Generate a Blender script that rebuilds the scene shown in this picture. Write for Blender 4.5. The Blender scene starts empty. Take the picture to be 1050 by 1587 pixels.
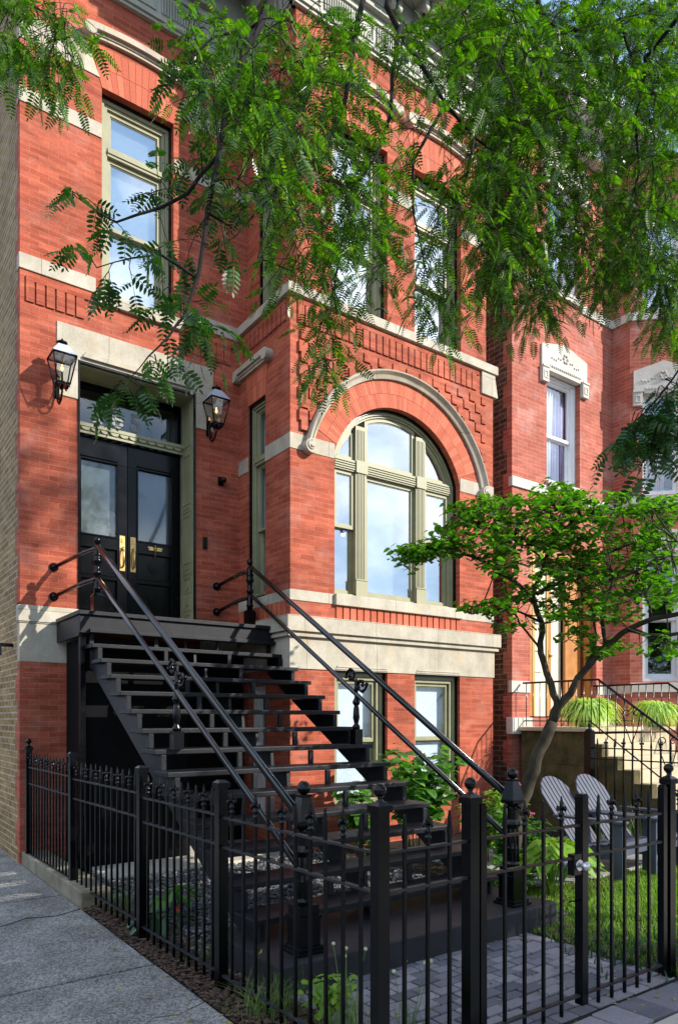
import bpy, bmesh, math, random
import numpy as np
from mathutils import Vector, Matrix
random.seed(7); rng = np.random.default_rng(11)
R = math.radians; PI = math.pi
scene = bpy.context.scene
COL = scene.collection

# ------------------------------------------------------------------ camera model (measured from the photograph)
TH = R(35.74); EYE = 1.6; FPX = 1105.0; U0 = 525.0; HZ = 1112.0
def at(u, v, d):
    """world point seen at pixel u,v of the 1050x1587 photograph at depth d metres"""
    r = (u-U0)/FPX*d; z = -(v-HZ)/FPX*d
    return Vector((r*math.cos(TH)+d*math.sin(TH), -r*math.sin(TH)+d*math.cos(TH), EYE+z))

# ------------------------------------------------------------------ materials
def new_mat(name):
    m = bpy.data.materials.new(name); m.use_nodes = True
    nt = m.node_tree; nt.nodes.clear()
    return m, nt
def N(nt, t, **k):
    n = nt.nodes.new(t)
    for a, b in k.items():
        if a in n.inputs: n.inputs[a].default_value = b
        else: setattr(n, a, b)
    return n
def L(nt, a, b): nt.links.new(a, b)
def mixc(nt, fac, a, b, blend='MIX'):
    n = nt.nodes.new('ShaderNodeMix'); n.data_type = 'RGBA'; n.blend_type = blend
    for sock, val in ((n.inputs[0], fac), (n.inputs[6], a), (n.inputs[7], b)):
        if hasattr(val, 'links'): nt.links.new(val, sock)
        elif isinstance(val, (int, float)): sock.default_value = val
        else: sock.default_value = (*val, 1)
    return n.outputs[2]
def ramp(nt, src, a, b, ca=(0,0,0), cb=(1,1,1)):
    n = nt.nodes.new('ShaderNodeValToRGB'); e = n.color_ramp.elements
    e[0].position = a; e[1].position = b; e[0].color = (*ca, 1); e[1].color = (*cb, 1)
    nt.links.new(src, n.inputs[0]); return n.outputs[0]
def coord(nt, scale=(1,1,1)):
    tc = nt.nodes.new('ShaderNodeTexCoord'); mp = nt.nodes.new('ShaderNodeMapping')
    mp.inputs['Scale'].default_value = scale
    nt.links.new(tc.outputs['Object'], mp.inputs[0]); return mp.outputs[0]
def noise(nt, vec, scale, detail=4, rough=.55):
    n = N(nt, 'ShaderNodeTexNoise', Scale=scale, Detail=detail, Roughness=rough)
    nt.links.new(vec, n.inputs['Vector']); return n.outputs['Fac']
def finish(nt, col, rough=.8, bump=None, bs=.3, bd=.01, metal=0, spec=.5, coat=0):
    p = nt.nodes.new('ShaderNodeBsdfPrincipled'); o = nt.nodes.new('ShaderNodeOutputMaterial')
    if hasattr(col, 'links'): L(nt, col, p.inputs['Base Color'])
    else: p.inputs['Base Color'].default_value = (*col, 1)
    if hasattr(rough, 'links'): L(nt, rough, p.inputs['Roughness'])
    else: p.inputs['Roughness'].default_value = rough
    p.inputs['Metallic'].default_value = metal; p.inputs['Specular IOR Level'].default_value = spec
    p.inputs['Coat Weight'].default_value = coat
    if bump is not None:
        b = N(nt, 'ShaderNodeBump', Strength=bs, Distance=bd); L(nt, bump, b.inputs['Height']); L(nt, b.outputs[0], p.inputs['Normal'])
    L(nt, p.outputs[0], o.inputs[0]); return p

def brick_mat(name, c1, c2, mortar, w=.205, h=.0675, ms=.0035, streak=.35, rough=.85, blot=(.75,1.15), wash=0.0, toothed=None):
    m, nt = new_mat(name)
    tc = nt.nodes.new('ShaderNodeTexCoord'); sp = nt.nodes.new('ShaderNodeSeparateXYZ'); L(nt, tc.outputs['Object'], sp.inputs[0])
    s = N(nt, 'ShaderNodeMath', operation='SUBTRACT'); L(nt, sp.outputs[0], s.inputs[0]); L(nt, sp.outputs[1], s.inputs[1])
    cb = nt.nodes.new('ShaderNodeCombineXYZ'); L(nt, s.outputs[0], cb.inputs[0]); L(nt, sp.outputs[2], cb.inputs[1])
    b = N(nt, 'ShaderNodeTexBrick'); b.offset = .5; L(nt, cb.outputs[0], b.inputs['Vector'])
    for k, v in (('Scale', 1.0), ('Mortar Size', ms), ('Mortar Smooth', .35), ('Bias', -.1), ('Brick Width', w), ('Row Height', h)): b.inputs[k].default_value = v
    b.inputs['Color1'].default_value = (*c1, 1); b.inputs['Color2'].default_value = (*c2, 1); b.inputs['Mortar'].default_value = (*mortar, 1)
    # per-brick extra tone: coarse noise sampled along rows
    st = N(nt, 'ShaderNodeMapping'); st.inputs['Scale'].default_value = (2.6, 16.6, 1); L(nt, cb.outputs[0], st.inputs[0])
    n1 = noise(nt, st.outputs[0], 1.0, 3, .6)
    c = mixc(nt, streak, b.outputs['Color'], ramp(nt, n1, .3, .72, (.35,.3,.3), (1.25,1.2,1.2)), 'MULTIPLY')
    n2 = noise(nt, tc.outputs['Object'], 1.1, 5, .6)
    c = mixc(nt, 1, c, ramp(nt, n2, .3, .75, (blot[0],)*3, (blot[1],)*3), 'MULTIPLY')
    n3 = noise(nt, tc.outputs['Object'], 60, 4, .7)
    c = mixc(nt, .5, c, ramp(nt, n3, .3, .8, (.55,.5,.5), (1.3,1.3,1.3)), 'MULTIPLY')
    if wash:
        n4 = noise(nt, tc.outputs['Object'], 2.3, 6, .7)
        wf = N(nt, 'ShaderNodeMath', operation='MULTIPLY'); wf.inputs[1].default_value = wash
        L(nt, ramp(nt, n4, .52, .8), wf.inputs[0])
        c = mixc(nt, wf.outputs[0], c, (.55,.42,.38))
    hgt = N(nt, 'ShaderNodeMath', operation='MULTIPLY'); hgt.inputs[1].default_value = -1; L(nt, b.outputs['Fac'], hgt.inputs[0])
    ad = N(nt, 'ShaderNodeMath', operation='MULTIPLY_ADD'); ad.inputs[1].default_value = .45; L(nt, n3, ad.inputs[0]); L(nt, hgt.outputs[0], ad.inputs[2])
    ad2 = N(nt, 'ShaderNodeMath', operation='MULTIPLY_ADD'); ad2.inputs[1].default_value = .9; L(nt, n1, ad2.inputs[0]); L(nt, ad.outputs[0], ad2.inputs[2])
    finish(nt, c, rough, ad2.outputs[0], .55, .004, spec=.25)
    return m
def island_mat(name, a, b, rough=.8, bsc=60, extra=.25, spec=.3):
    m, nt = new_mat(name)
    g = nt.nodes.new('ShaderNodeNewGeometry'); v = coord(nt)
    n = noise(nt, v, bsc, 4)
    c = ramp(nt, g.outputs['Random Per Island'], 0, 1, a, b)
    c = mixc(nt, extra, c, ramp(nt, n, .3, .75, (.5,.5,.5), (1.3,1.3,1.3)), 'MULTIPLY')
    finish(nt, c, rough, n, .4, .004, spec=spec); return m
def rough_mat(name, a, b, sc=6, fine=90, rough=.85, bs=.35, bd=.004, spec=.3, stain=None, speck=0):
    m, nt = new_mat(name); v = coord(nt)
    n1 = noise(nt, v, sc, 6, .65); n2 = noise(nt, v, fine, 4, .7)
    c = ramp(nt, n1, .3, .72, a, b)
    c = mixc(nt, .35, c, ramp(nt, n2, .3, .75, (.55,.55,.55), (1.3,1.3,1.3)), 'MULTIPLY')
    if stain:
        n3 = noise(nt, v, 3.1, 5, .7); c = mixc(nt, ramp(nt, n3, .55, .78), c, stain)
    if speck:
        vo = N(nt, 'ShaderNodeTexVoronoi', Scale=speck); L(nt, v, vo.inputs['Vector'])
        c = mixc(nt, .7, c, mixc(nt, 1, ramp(nt, vo.outputs['Color'], .15, .85, (.35,.35,.36), (1.9,1.88,1.85)), (1,1,1), 'MULTIPLY'), 'MULTIPLY')
    finish(nt, c, rough, n2, bs, bd, spec=spec); return m
def stone_mat(name, a, b, sc=6, fine=90, rough=.85, bs=.35, bd=.004, spec=.3, stain=None, speck=0):
    m, nt = new_mat(name); v = coord(nt)
    n1 = noise(nt, v, sc, 6, .65); n2 = noise(nt, v, fine, 4, .7)
    c = ramp(nt, n1, .3, .72, a, b)
    c = mixc(nt, .35, c, ramp(nt, n2, .3, .75, (.55,.55,.55), (1.3,1.3,1.3)), 'MULTIPLY')
    tcj = nt.nodes.new('ShaderNodeTexCoord'); sp = nt.nodes.new('ShaderNodeSeparateXYZ'); L(nt, tcj.outputs['Object'], sp.inputs[0])
    sb = N(nt, 'ShaderNodeMath', operation='SUBTRACT'); L(nt, sp.outputs[0], sb.inputs[0]); L(nt, sp.outputs[1], sb.inputs[1])
    cb = nt.nodes.new('ShaderNodeCombineXYZ'); L(nt, sb.outputs[0], cb.inputs[0]); L(nt, sp.outputs[2], cb.inputs[1])
    bk = N(nt, 'ShaderNodeTexBrick'); bk.offset = .3; L(nt, cb.outputs[0], bk.inputs['Vector'])
    for k_, v_ in (('Scale',1.0),('Mortar Size',.0035),('Mortar Smooth',.2),('Brick Width',1.07),('Row Height',.93)): bk.inputs[k_].default_value = v_
    bk.inputs['Color1'].default_value = (1,1,1,1); bk.inputs['Color2'].default_value = (.86,.85,.82,1); bk.inputs['Mortar'].default_value = (.42,.38,.32,1)
    c = mixc(nt, 1, c, bk.outputs['Color'], 'MULTIPLY')
    ms_ = N(nt, 'ShaderNodeMapping'); ms_.inputs['Scale'].default_value = (6,2.2,1); L(nt, cb.outputs[0], ms_.inputs[0])
    c = mixc(nt, .35, c, ramp(nt, noise(nt, ms_.outputs[0], 1.0, 5, .7), .35, .62, (.62,.58,.52), (1.08,1.07,1.05)), 'MULTIPLY')
    if stain:
        n3 = noise(nt, v, 3.1, 5, .7); c = mixc(nt, ramp(nt, n3, .55, .78), c, stain)
    if speck:
        vo = N(nt, 'ShaderNodeTexVoronoi', Scale=speck); L(nt, v, vo.inputs['Vector'])
        c = mixc(nt, .7, c, mixc(nt, 1, ramp(nt, vo.outputs['Color'], .15, .85, (.25,.25,.28), (2.3,2.25,2.2)), (1,1,1), 'MULTIPLY'), 'MULTIPLY')
    finish(nt, c, rough, n2, bs, bd, spec=spec); return m
def paint_mat(name, c, rough=.45, var=.12, bs=.12, spec=.5, coat=0, metal=0):
    m, nt = new_mat(name); v = coord(nt)
    n1 = noise(nt, v, 4, 5, .6); n2 = noise(nt, v, 120, 3, .6)
    lo = tuple(x*(1-var*2) for x in c); hi = tuple(x*(1+var) for x in c)
    col = ramp(nt, n1, .3, .7, lo, hi)
    rr = nt.nodes.new('ShaderNodeMapRange'); rr.inputs[3].default_value = max(.05, rough-.1); rr.inputs[4].default_value = rough+.14; L(nt, n1, rr.inputs[0])
    finish(nt, col, rr.outputs[0], n2, bs, .002, spec=spec, coat=coat, metal=metal); return m
def leaf_mat(name, a, b, trans=(.25,.5,.05), tf=.4, rough=.4, yellow=None):
    m, nt = new_mat(name)
    g = nt.nodes.new('ShaderNodeNewGeometry'); v = coord(nt)
    c = ramp(nt, g.outputs['Random Per Island'], 0, 1 if not yellow else .93, a, b)
    if yellow: e_ = c.node.color_ramp.elements.new(.975); e_.color = (*yellow, 1)
    c = mixc(nt, .6, c, ramp(nt, noise(nt, v, 1.8, 3), .3, .7, (.55,.6,.5), (1.35,1.3,1.3)), 'MULTIPLY')
    p = nt.nodes.new('ShaderNodeBsdfPrincipled'); L(nt, c, p.inputs['Base Color']); p.inputs['Roughness'].default_value = rough; p.inputs['Specular IOR Level'].default_value = .45
    t = nt.nodes.new('ShaderNodeBsdfTranslucent'); tcn = mixc(nt, 1, c, tuple(x*4 for x in trans), 'MULTIPLY'); L(nt, tcn, t.inputs[0])
    mx = nt.nodes.new('ShaderNodeMixShader'); mx.inputs[0].default_value = tf
    L(nt, p.outputs[0], mx.inputs[1]); L(nt, t.outputs[0], mx.inputs[2])
    o = nt.nodes.new('ShaderNodeOutputMaterial'); L(nt, mx.outputs[0], o.inputs[0]); return m
def glass_mat(name, tint=(.85,.9,.93), lo=.35, hi=.95, wave=.15, rough=0.0):
    m, nt = new_mat(name); v = coord(nt)
    n = noise(nt, v, 1.6, 2, .4)
    b = N(nt, 'ShaderNodeBump', Strength=wave, Distance=.006); L(nt, n, b.inputs['Height'])
    g = nt.nodes.new('ShaderNodeBsdfGlossy'); g.inputs['Roughness'].default_value = rough; g.inputs[0].default_value = (.95,.97,1,1); L(nt, b.outputs[0], g.inputs['Normal'])
    t = nt.nodes.new('ShaderNodeBsdfTransparent'); t.inputs[0].default_value = (*tint, 1)
    lw = N(nt, 'ShaderNodeLayerWeight', Blend=.5)
    pw = N(nt, 'ShaderNodeMath', operation='POWER'); pw.inputs[1].default_value = 3.5; L(nt, lw.outputs['Facing'], pw.inputs[0])
    mr = nt.nodes.new('ShaderNodeMapRange'); mr.inputs[3].default_value = lo; mr.inputs[4].default_value = hi; L(nt, pw.outputs[0], mr.inputs[0])
    mx = nt.nodes.new('ShaderNodeMixShader'); L(nt, mr.outputs[0], mx.inputs[0]); L(nt, t.outputs[0], mx.inputs[1]); L(nt, g.outputs[0], mx.inputs[2])
    o = nt.nodes.new('ShaderNodeOutputMaterial'); L(nt, mx.outputs[0], o.inputs[0]); return m

M = {}
M['brick'] = brick_mat('face_brick', (.40,.088,.046), (.54,.142,.076), (.52,.23,.155), h=.060, ms=.0028, wash=.20, streak=.55, blot=(.68,1.18))
M['brick2'] = brick_mat('neighbour_brick', (.42,.110,.072), (.53,.165,.112), (.55,.33,.26), h=.060, ms=.0032, wash=.5)
M['tan'] = brick_mat('common_tan_brick', (.27,.165,.055), (.44,.29,.12), (.50,.43,.31), w=.21, h=.072, ms=.009, streak=.6)
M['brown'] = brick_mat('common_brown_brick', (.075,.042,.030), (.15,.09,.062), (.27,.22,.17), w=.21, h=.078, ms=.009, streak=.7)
M['vous'] = island_mat('arch_brick', (.42,.095,.050), (.57,.160,.088), extra=.5)
M['stone'] = stone_mat('limestone', (.40,.365,.295), (.58,.54,.46), 3, 70, .85, .4, .004, stain=(.50,.39,.24))
M['stone2'] = rough_mat('painted_lintel_stone', (.44,.415,.365), (.60,.575,.52), 3, 60, .8, .35, .004)
M['sage'] = paint_mat('sage_paint', (.27,.265,.155), .5, .1)
M['sage_grey'] = paint_mat('cornice_paint', (.36,.37,.31), .55, .12)
M['black'] = paint_mat('black_enamel', (.0012,.0014,.0024), .15, .2, .4, .30)
M['tread'] = rough_mat('worn_black_paint', (.0028,.0036,.0060), (.0100,.0120,.0180), 9, 150, .42, .8, .003, .26)  # blue tint in the colour stands in for cool sky highlights
M['flatblack'] = rough_mat('flat_black_boards_and_shade', (.002,.002,.0025), (.005,.005,.006), 9, 100, .8, .3, .002, .12)
M['rail'] = paint_mat('dark_handrail_paint', (.007,.0055,.0065), .12, .15, .06, .6, .6)
M['door'] = paint_mat('gloss_black_door', (.0012,.0015,.0028), .16, .1, .10, .2)
M['brass'] = paint_mat('aged_brass', (.62,.42,.17), .28, .15, .1, metal=1)
M['steel'] = paint_mat('satin_steel', (.6,.6,.62), .25, .05, .05, metal=1)
M['white'] = paint_mat('white_paint', (.78,.79,.80), .45, .03)
M['greyfr'] = paint_mat('pale_grey_frame', (.62,.66,.70), .45, .04)
M['blind'] = rough_mat('window_shade', (.70,.73,.74), (.80,.82,.83), 1.2, 30, .9, .05, .001)
M['curtain'] = rough_mat('curtain_cloth', (.70,.70,.74), (.85,.85,.88), 3, 80, .9, .1, .001)
M['purple'] = rough_mat('purple_curtain', (.22,.17,.40), (.40,.34,.60), 3, 80, .9, .1, .001)
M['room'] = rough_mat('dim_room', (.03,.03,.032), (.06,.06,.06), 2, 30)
M['glass'] = glass_mat('window_glass', lo=.42, hi=.95)
M['glass_low'] = glass_mat('basement_glass', (.93,.97,1), lo=.07, hi=.7)
M['glass_side'] = glass_mat('side_pane_glass', (.93,.97,1), lo=.06, hi=.30)
M['glass_dark'] = glass_mat('door_glass', (.80,.84,.86), .07, .7, .2, .04)
M['glass_clear'] = glass_mat('lantern_glass', (.93,.95,.97), .10, .7, .0)
M['concrete'] = rough_mat('sidewalk_concrete', (.13,.125,.12), (.31,.30,.285), 2.2, 90, .9, 1.2, .008, speck=85)
M['concrete_l'] = rough_mat('street_walk_concrete', (.42,.39,.33), (.58,.54,.47), 2, 200, .9, .6, .004)
M['curb'] = rough_mat('mossy_concrete', (.14,.12,.085), (.30,.27,.19), 4, 90, .92, .8, .008, stain=(.06,.075,.02))
M['moss'] = stone_mat('mossy_wall', (.030,.028,.010), (.17,.135,.06), 3.4, 40, .92, .9, .010, stain=(.05,.075,.015))
M['step_stone'] = rough_mat('worn_step_stone', (.42,.35,.23), (.58,.50,.36), 4, 80, .9, .6, .005)
M['railtop'] = rough_mat('dusty_black_rail', (.006,.0065,.009), (.035,.036,.042), 14, 120, .5, .4, .002, .3)
M['slab'] = rough_mat('black_painted_concrete', (.009,.009,.013), (.024,.023,.030), 7, 160, .5, 1.2, .006, .4)
M['paver'] = island_mat('brick_paver', (.10,.10,.125), (.30,.28,.31), .75, 120, .6)
M['gravelst'] = island_mat('gravel_stone', (.045,.048,.055), (.24,.24,.25), .85, 80)
M['soil'] = rough_mat('soil', (.018,.013,.010), (.045,.034,.026), 8, 100, .95, 1, .02)
M['chip'] = island_mat('mulch_chip', (.03,.018,.013), (.11,.065,.045), .9, 80)
M['flag'] = rough_mat('flagstone', (.24,.24,.25), (.42,.41,.40), 1.5, 90, .85, .4, .004)
M['chair'] = paint_mat('grey_slat_paint', (.055,.065,.10), .5, .12, .2)
M['bark'] = rough_mat('locust_bark', (.005,.004,.003), (.016,.012,.010), 12, 90, .9, .8, .006)
M['bark2'] = rough_mat('dogwood_bark', (.045,.035,.025), (.15,.125,.09), 14, 90, .9, .9, .006)
M['bark3'] = rough_mat('dogwood_grey_bark', (.018,.014,.010), (.085,.070,.048), 7, 90, .9, .9, .006)
M['locust'] = leaf_mat('locust_leaf', (.009,.038,.004), (.075,.168,.010), (.44,.55,.05), .42, .33, yellow=(.17,.22,.02))
M['locust_near'] = leaf_mat('locust_leaf_near', (.012,.042,.010), (.040,.110,.014), (.28,.42,.06), .3, .36)
M['dogwood'] = leaf_mat('dogwood_leaf', (.032,.105,.011), (.135,.285,.024), (.36,.50,.07), .42, .45)
M['shrubleaf'] = leaf_mat('shrub_leaf', (.035,.11,.02), (.11,.28,.04), (.34,.45,.07), .38, .45)
M['hosta'] = leaf_mat('hosta_leaf', (.13,.27,.03), (.26,.42,.05), (.36,.40,.06), .4, .45)
M['darkleaf'] = leaf_mat('glossy_dark_leaf', (.015,.06,.02), (.04,.12,.04), (.2,.35,.08), .2, .3)
M['grass'] = leaf_mat('grass_blade', (.10,.21,.02), (.25,.42,.045), (.36,.42,.05), .35, .5)
M['tuft'] = leaf_mat('tuft_blade', (.07,.13,.03), (.17,.26,.06), (.34,.4,.1), .3, .5)
M['spider'] = leaf_mat('pale_stripe_leaf', (.30,.50,.08), (.62,.74,.28), (.4,.42,.12), .35, .5)
M['pod'] = leaf_mat('seed_pod', (.06,.10,.025), (.10,.14,.04), (.2,.25,.06), .2, .5)
M['red'] = leaf_mat('red_petal', (.45,.02,.02), (.65,.06,.03), (.3,.05,.05), .2)
M['pink'] = leaf_mat('pink_petal', (.5,.08,.2), (.7,.15,.3), (.3,.1,.2), .2)
M['yellow'] = leaf_mat('yellow_petal', (.6,.4,.03), (.75,.55,.05), (.3,.25,.05), .2)
M['cream'] = leaf_mat('cream_flower', (.45,.5,.28), (.6,.65,.4), (.3,.3,.2), .2)
M['pot'] = paint_mat('green_grey_pot', (.10,.12,.10), .6, .1)
M['wood'] = rough_mat('varnished_wood', (.34,.13,.03), (.50,.22,.055), 5, 60, .4, .2, .002, .5)
M['ochre'] = paint_mat('ochre_frame', (.45,.30,.09), .5, .06)
M['cream_wall'] = paint_mat('cream_hall_wall', (.62,.58,.46), .8, .05)
M['rust'] = rough_mat('rusty_paint', (.012,.010,.010), (.06,.03,.022), 20, 150, .6, .5, .003)
M['litter'] = island_mat('dry_leaflet', (.10,.07,.02), (.42,.34,.08), .8)
M['bluetape'] = paint_mat('blue_masking_tape', (.01,.10,.55), .6, .05)
M['roof'] = rough_mat('tar_roof', (.03,.03,.03), (.06,.06,.06))
M['asphalt'] = rough_mat('asphalt', (.04,.04,.042), (.07,.07,.07), 2, 200, .9, .6, .004)
def flame_mat():
    m, nt = new_mat('gas_flame'); e = N(nt, 'ShaderNodeEmission', Strength=6.0); e.inputs[0].default_value = (1,.45,.10,1)
    o = nt.nodes.new('ShaderNodeOutputMaterial'); L(nt, e.outputs[0], o.inputs[0]); return m
M['flame'] = flame_mat()
def frost_mat():
    m, nt = new_mat('frosted_numeral'); finish(nt, (.20,.215,.21), .6); return m
M['frost'] = frost_mat()

# ------------------------------------------------------------------ object helpers
def front(Y0): return lambda s, n, z: (s, Y0+n, z)             # wall facing the street (-Y); n goes into the house
def leftside(X0): return lambda s, n, z: (X0+n, s, z)          # wall facing -X; s is world Y
def angled(px, py, dx, dy):                                    # wall along direction d; n goes into the house
    return lambda s, n, z: (px+dx*s-dy*n, py+dy*s+dx*n, z)
ident = lambda x, y, z: (x, y, z)
class MB:
    def __init__(self, f=ident): self.v = []; self.f = []; self.sm = []; self.map = f
    def add(self, vs, fs, smooth=False, raw=False):
        b = len(self.v)
        self.v += [tuple(p) if raw else self.map(*p) for p in vs]
        self.f += [tuple(b+i for i in f) for f in fs]; self.sm += [smooth]*len(fs)
    def box(self, a0, a1, b0, b1, c0, c1):
        vs = [(a,b,c) for c in (c0,c1) for b in (b0,b1) for a in (a0,a1)]
        self.add(vs, [(0,2,3,1),(4,5,7,6),(0,1,5,4),(2,6,7,3),(0,4,6,2),(1,3,7,5)]); return self
    def prism(self, poly, n0, n1):                              # polygon in (s,z) extruded along n
        k = len(poly)
        vs = [(s,n0,z) for s,z in poly]+[(s,n1,z) for s,z in poly]
        self.add(vs, [tuple(range(k)), tuple(range(2*k-1,k-1,-1))]+[(i,i+k,(i+1)%k+k,(i+1)%k) for i in range(k)]); return self
    def ring(self, outer, inner, n0, n1):                       # frame between two polygons with equal counts
        k = len(outer)
        vs = [(s,n0,z) for s,z in outer]+[(s,n0,z) for s,z in inner]+[(s,n1,z) for s,z in outer]+[(s,n1,z) for s,z in inner]
        fs = []
        for i in range(k):
            j = (i+1)%k
            fs += [(i,j,k+j,k+i),(2*k+i,3*k+i,3*k+j,2*k+j),(i,2*k+i,2*k+j,j),(k+i,k+j,3*k+j,3*k+i)]
        self.add(vs, fs); return self
    def hexa(self, p):                                          # eight corners, bottom four then top four
        self.add(p, [(0,3,2,1),(4,5,6,7),(0,1,5,4),(1,2,6,5),(2,3,7,6),(3,0,4,7)]); return self
    def tube(self, path, r, n=8, cap=True, smooth=True):
        P = [Vector(self.map(*p)) for p in path]
        rs = r if isinstance(r, (list, tuple)) else [r]*len(P)
        t0 = (P[1]-P[0]).normalized(); up = Vector((0,0,1)) if abs(t0.z) < .9 else Vector((1,0,0))
        x = t0.cross(up).normalized(); b = len(self.v)
        for i, p in enumerate(P):
            t = (P[min(i+1,len(P)-1)]-P[max(i-1,0)]).normalized()
            x = (x-t*x.dot(t)).normalized(); y = t.cross(x)
            for k in range(n):
                a = 2*PI*k/n; self.v.append(tuple(p+(x*math.cos(a)+y*math.sin(a))*rs[i]))
        m = len(P)
        for i in range(m-1):
            for k in range(n):
                k2 = (k+1)%n; self.f.append((b+i*n+k, b+i*n+k2, b+(i+1)*n+k2, b+(i+1)*n+k)); self.sm.append(smooth)
        if cap:
            self.f.append(tuple(b+k for k in range(n-1,-1,-1))); self.sm.append(False)
            self.f.append(tuple(b+(m-1)*n+k for k in range(n))); self.sm.append(False)
        return self
    def lathe(self, c, prof, n=16, smooth=True, rot=0.0):       # prof: (radius, height) bottom to top
        vs = []; fs = []
        for r, z in prof:
            for k in range(n):
                a = 2*PI*k/n+rot; vs.append((c[0]+r*math.cos(a), c[1]+r*math.sin(a), c[2]+z))
        m = len(prof)
        for i in range(m-1):
            for k in range(n):
                k2 = (k+1)%n; fs.append((i*n+k, i*n+k2, (i+1)*n+k2, (i+1)*n+k))
        fs.append(tuple(range(n-1,-1,-1))); fs.append(tuple((m-1)*n+k for k in range(n)))
        self.add(vs, fs, smooth); return self
    def ball(self, c, r, n=14, sz=1.0):
        pr = [(max(.0005, r*math.sin(PI*i/8)), -r*sz*math.cos(PI*i/8)) for i in range(9)]
        return self.lathe(c, pr, n)
    def quad(self, a, b, c, d): self.add([a,b,c,d], [(0,1,2,3)]); return self
    def mesh(self, name, mats, recalc=True):
        me = bpy.data.meshes.new(name); me.from_pydata(self.v, [], self.f)
        me.polygons.foreach_set('use_smooth', self.sm)
        if recalc:
            bm = bmesh.new(); bm.from_mesh(me); bmesh.ops.recalc_face_normals(bm, faces=bm.faces); bm.to_mesh(me); bm.free()
        if not isinstance(mats, (list, tuple)): mats = [mats]
        for q in mats: me.materials.append(q)
        me.update(); return me
    def build(self, name, mats, parent=None, bevel=0, recalc=True):
        return link(name, self.mesh(name, mats, recalc), parent, bevel)
def world_loc(o):
    p = Vector(o.location)
    while o.parent: o = o.parent; p = p+Vector(o.location)
    return p
def link(name, me, parent=None, bevel=0, loc=(0,0,0)):
    o = bpy.data.objects.new(name, me); COL.objects.link(o)
    o.location = loc
    if parent: o.parent = parent; o.location = Vector(loc)-world_loc(parent)
    if bevel:
        b = o.modifiers.new('bevel', 'BEVEL'); b.width = bevel; b.segments = 2; b.limit_method = 'ANGLE'; b.angle_limit = R(40)
    return o
def tag(o, label=None, cat=None, group=None, kind=None):
    if label: o['label'] = label
    if cat: o['category'] = cat
    if group: o['group'] = group
    if kind: o['kind'] = kind
    return o
def thing(name, label, cat, loc=(0,0,0), group=None):
    o = bpy.data.objects.new(name, None); COL.objects.link(o); o.location = loc; o.empty_display_size = .2
    return tag(o, label, cat, group)
def np_mesh(name, V, k, mat, nfaces, smooth=False):
    """V: (nfaces*k,3) vertices; every face has its own k vertices"""
    me = bpy.data.meshes.new(name); n = len(V)
    me.vertices.add(n); me.vertices.foreach_set('co', V.astype(np.float32).ravel())
    me.loops.add(n); me.loops.foreach_set('vertex_index', np.arange(n, dtype=np.int32))
    me.polygons.add(nfaces); me.polygons.foreach_set('loop_start', np.arange(0, n, k, dtype=np.int32))
    me.polygons.foreach_set('loop_total', np.full(nfaces, k, dtype=np.int32))
    me.materials.append(mat); me.update(calc_edges=True); me.validate(); return me
def wall_sheet(mb, s0, s1, z0, z1, holes, depth=.16, n=0.0):
    """brick skin with rectangular openings and their reveals"""
    ss = sorted({s0, s1, *[h[0] for h in holes], *[h[1] for h in holes]}); zs = sorted({z0, z1, *[h[2] for h in holes], *[h[3] for h in holes]})
    for a, b in zip(ss, ss[1:]):
        for c, d in zip(zs, zs[1:]):
            if any(a >= h[0]-1e-6 and b <= h[1]+1e-6 and c >= h[2]-1e-6 and d <= h[3]+1e-6 for h in holes): continue
            mb.quad((a,n,c),(b,n,c),(b,n,d),(a,n,d))
    for h in holes:
        a, b, c, d = h[:4]; dp = n+(h[4] if len(h) > 4 else depth)
        mb.quad((a,n,c),(a,dp,c),(a,dp,d),(a,n,d)); mb.quad((b,n,c),(b,n,d),(b,dp,d),(b,dp,c))
        mb.quad((a,n,c),(b,n,c),(b,dp,c),(a,dp,c))
        if not (len(h) > 5 and h[5]): mb.quad((a,n,d),(a,dp,d),(b,dp,d),(b,n,d))
def rect(s0, s1, z0, z1): return [(s0,z0),(s1,z0),(s1,z1),(s0,z1)]
def inset(poly, w):
    k = len(poly); out = []
    for i in range(k):
        p0 = Vector(poly[i-1]); p1 = Vector(poly[i]); p2 = Vector(poly[(i+1)%k])
        e1 = (p1-p0).normalized(); e2 = (p2-p1).normalized()
        n1 = Vector((-e1.y, e1.x)); n2 = Vector((-e2.y, e2.x))
        m = (n1+n2); m = m/max(m.dot(n1), .25) if m.length > 1e-6 else n1
        out.append(tuple(p1+m*w))
    return out
HOUSE_PARTS = []
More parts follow.
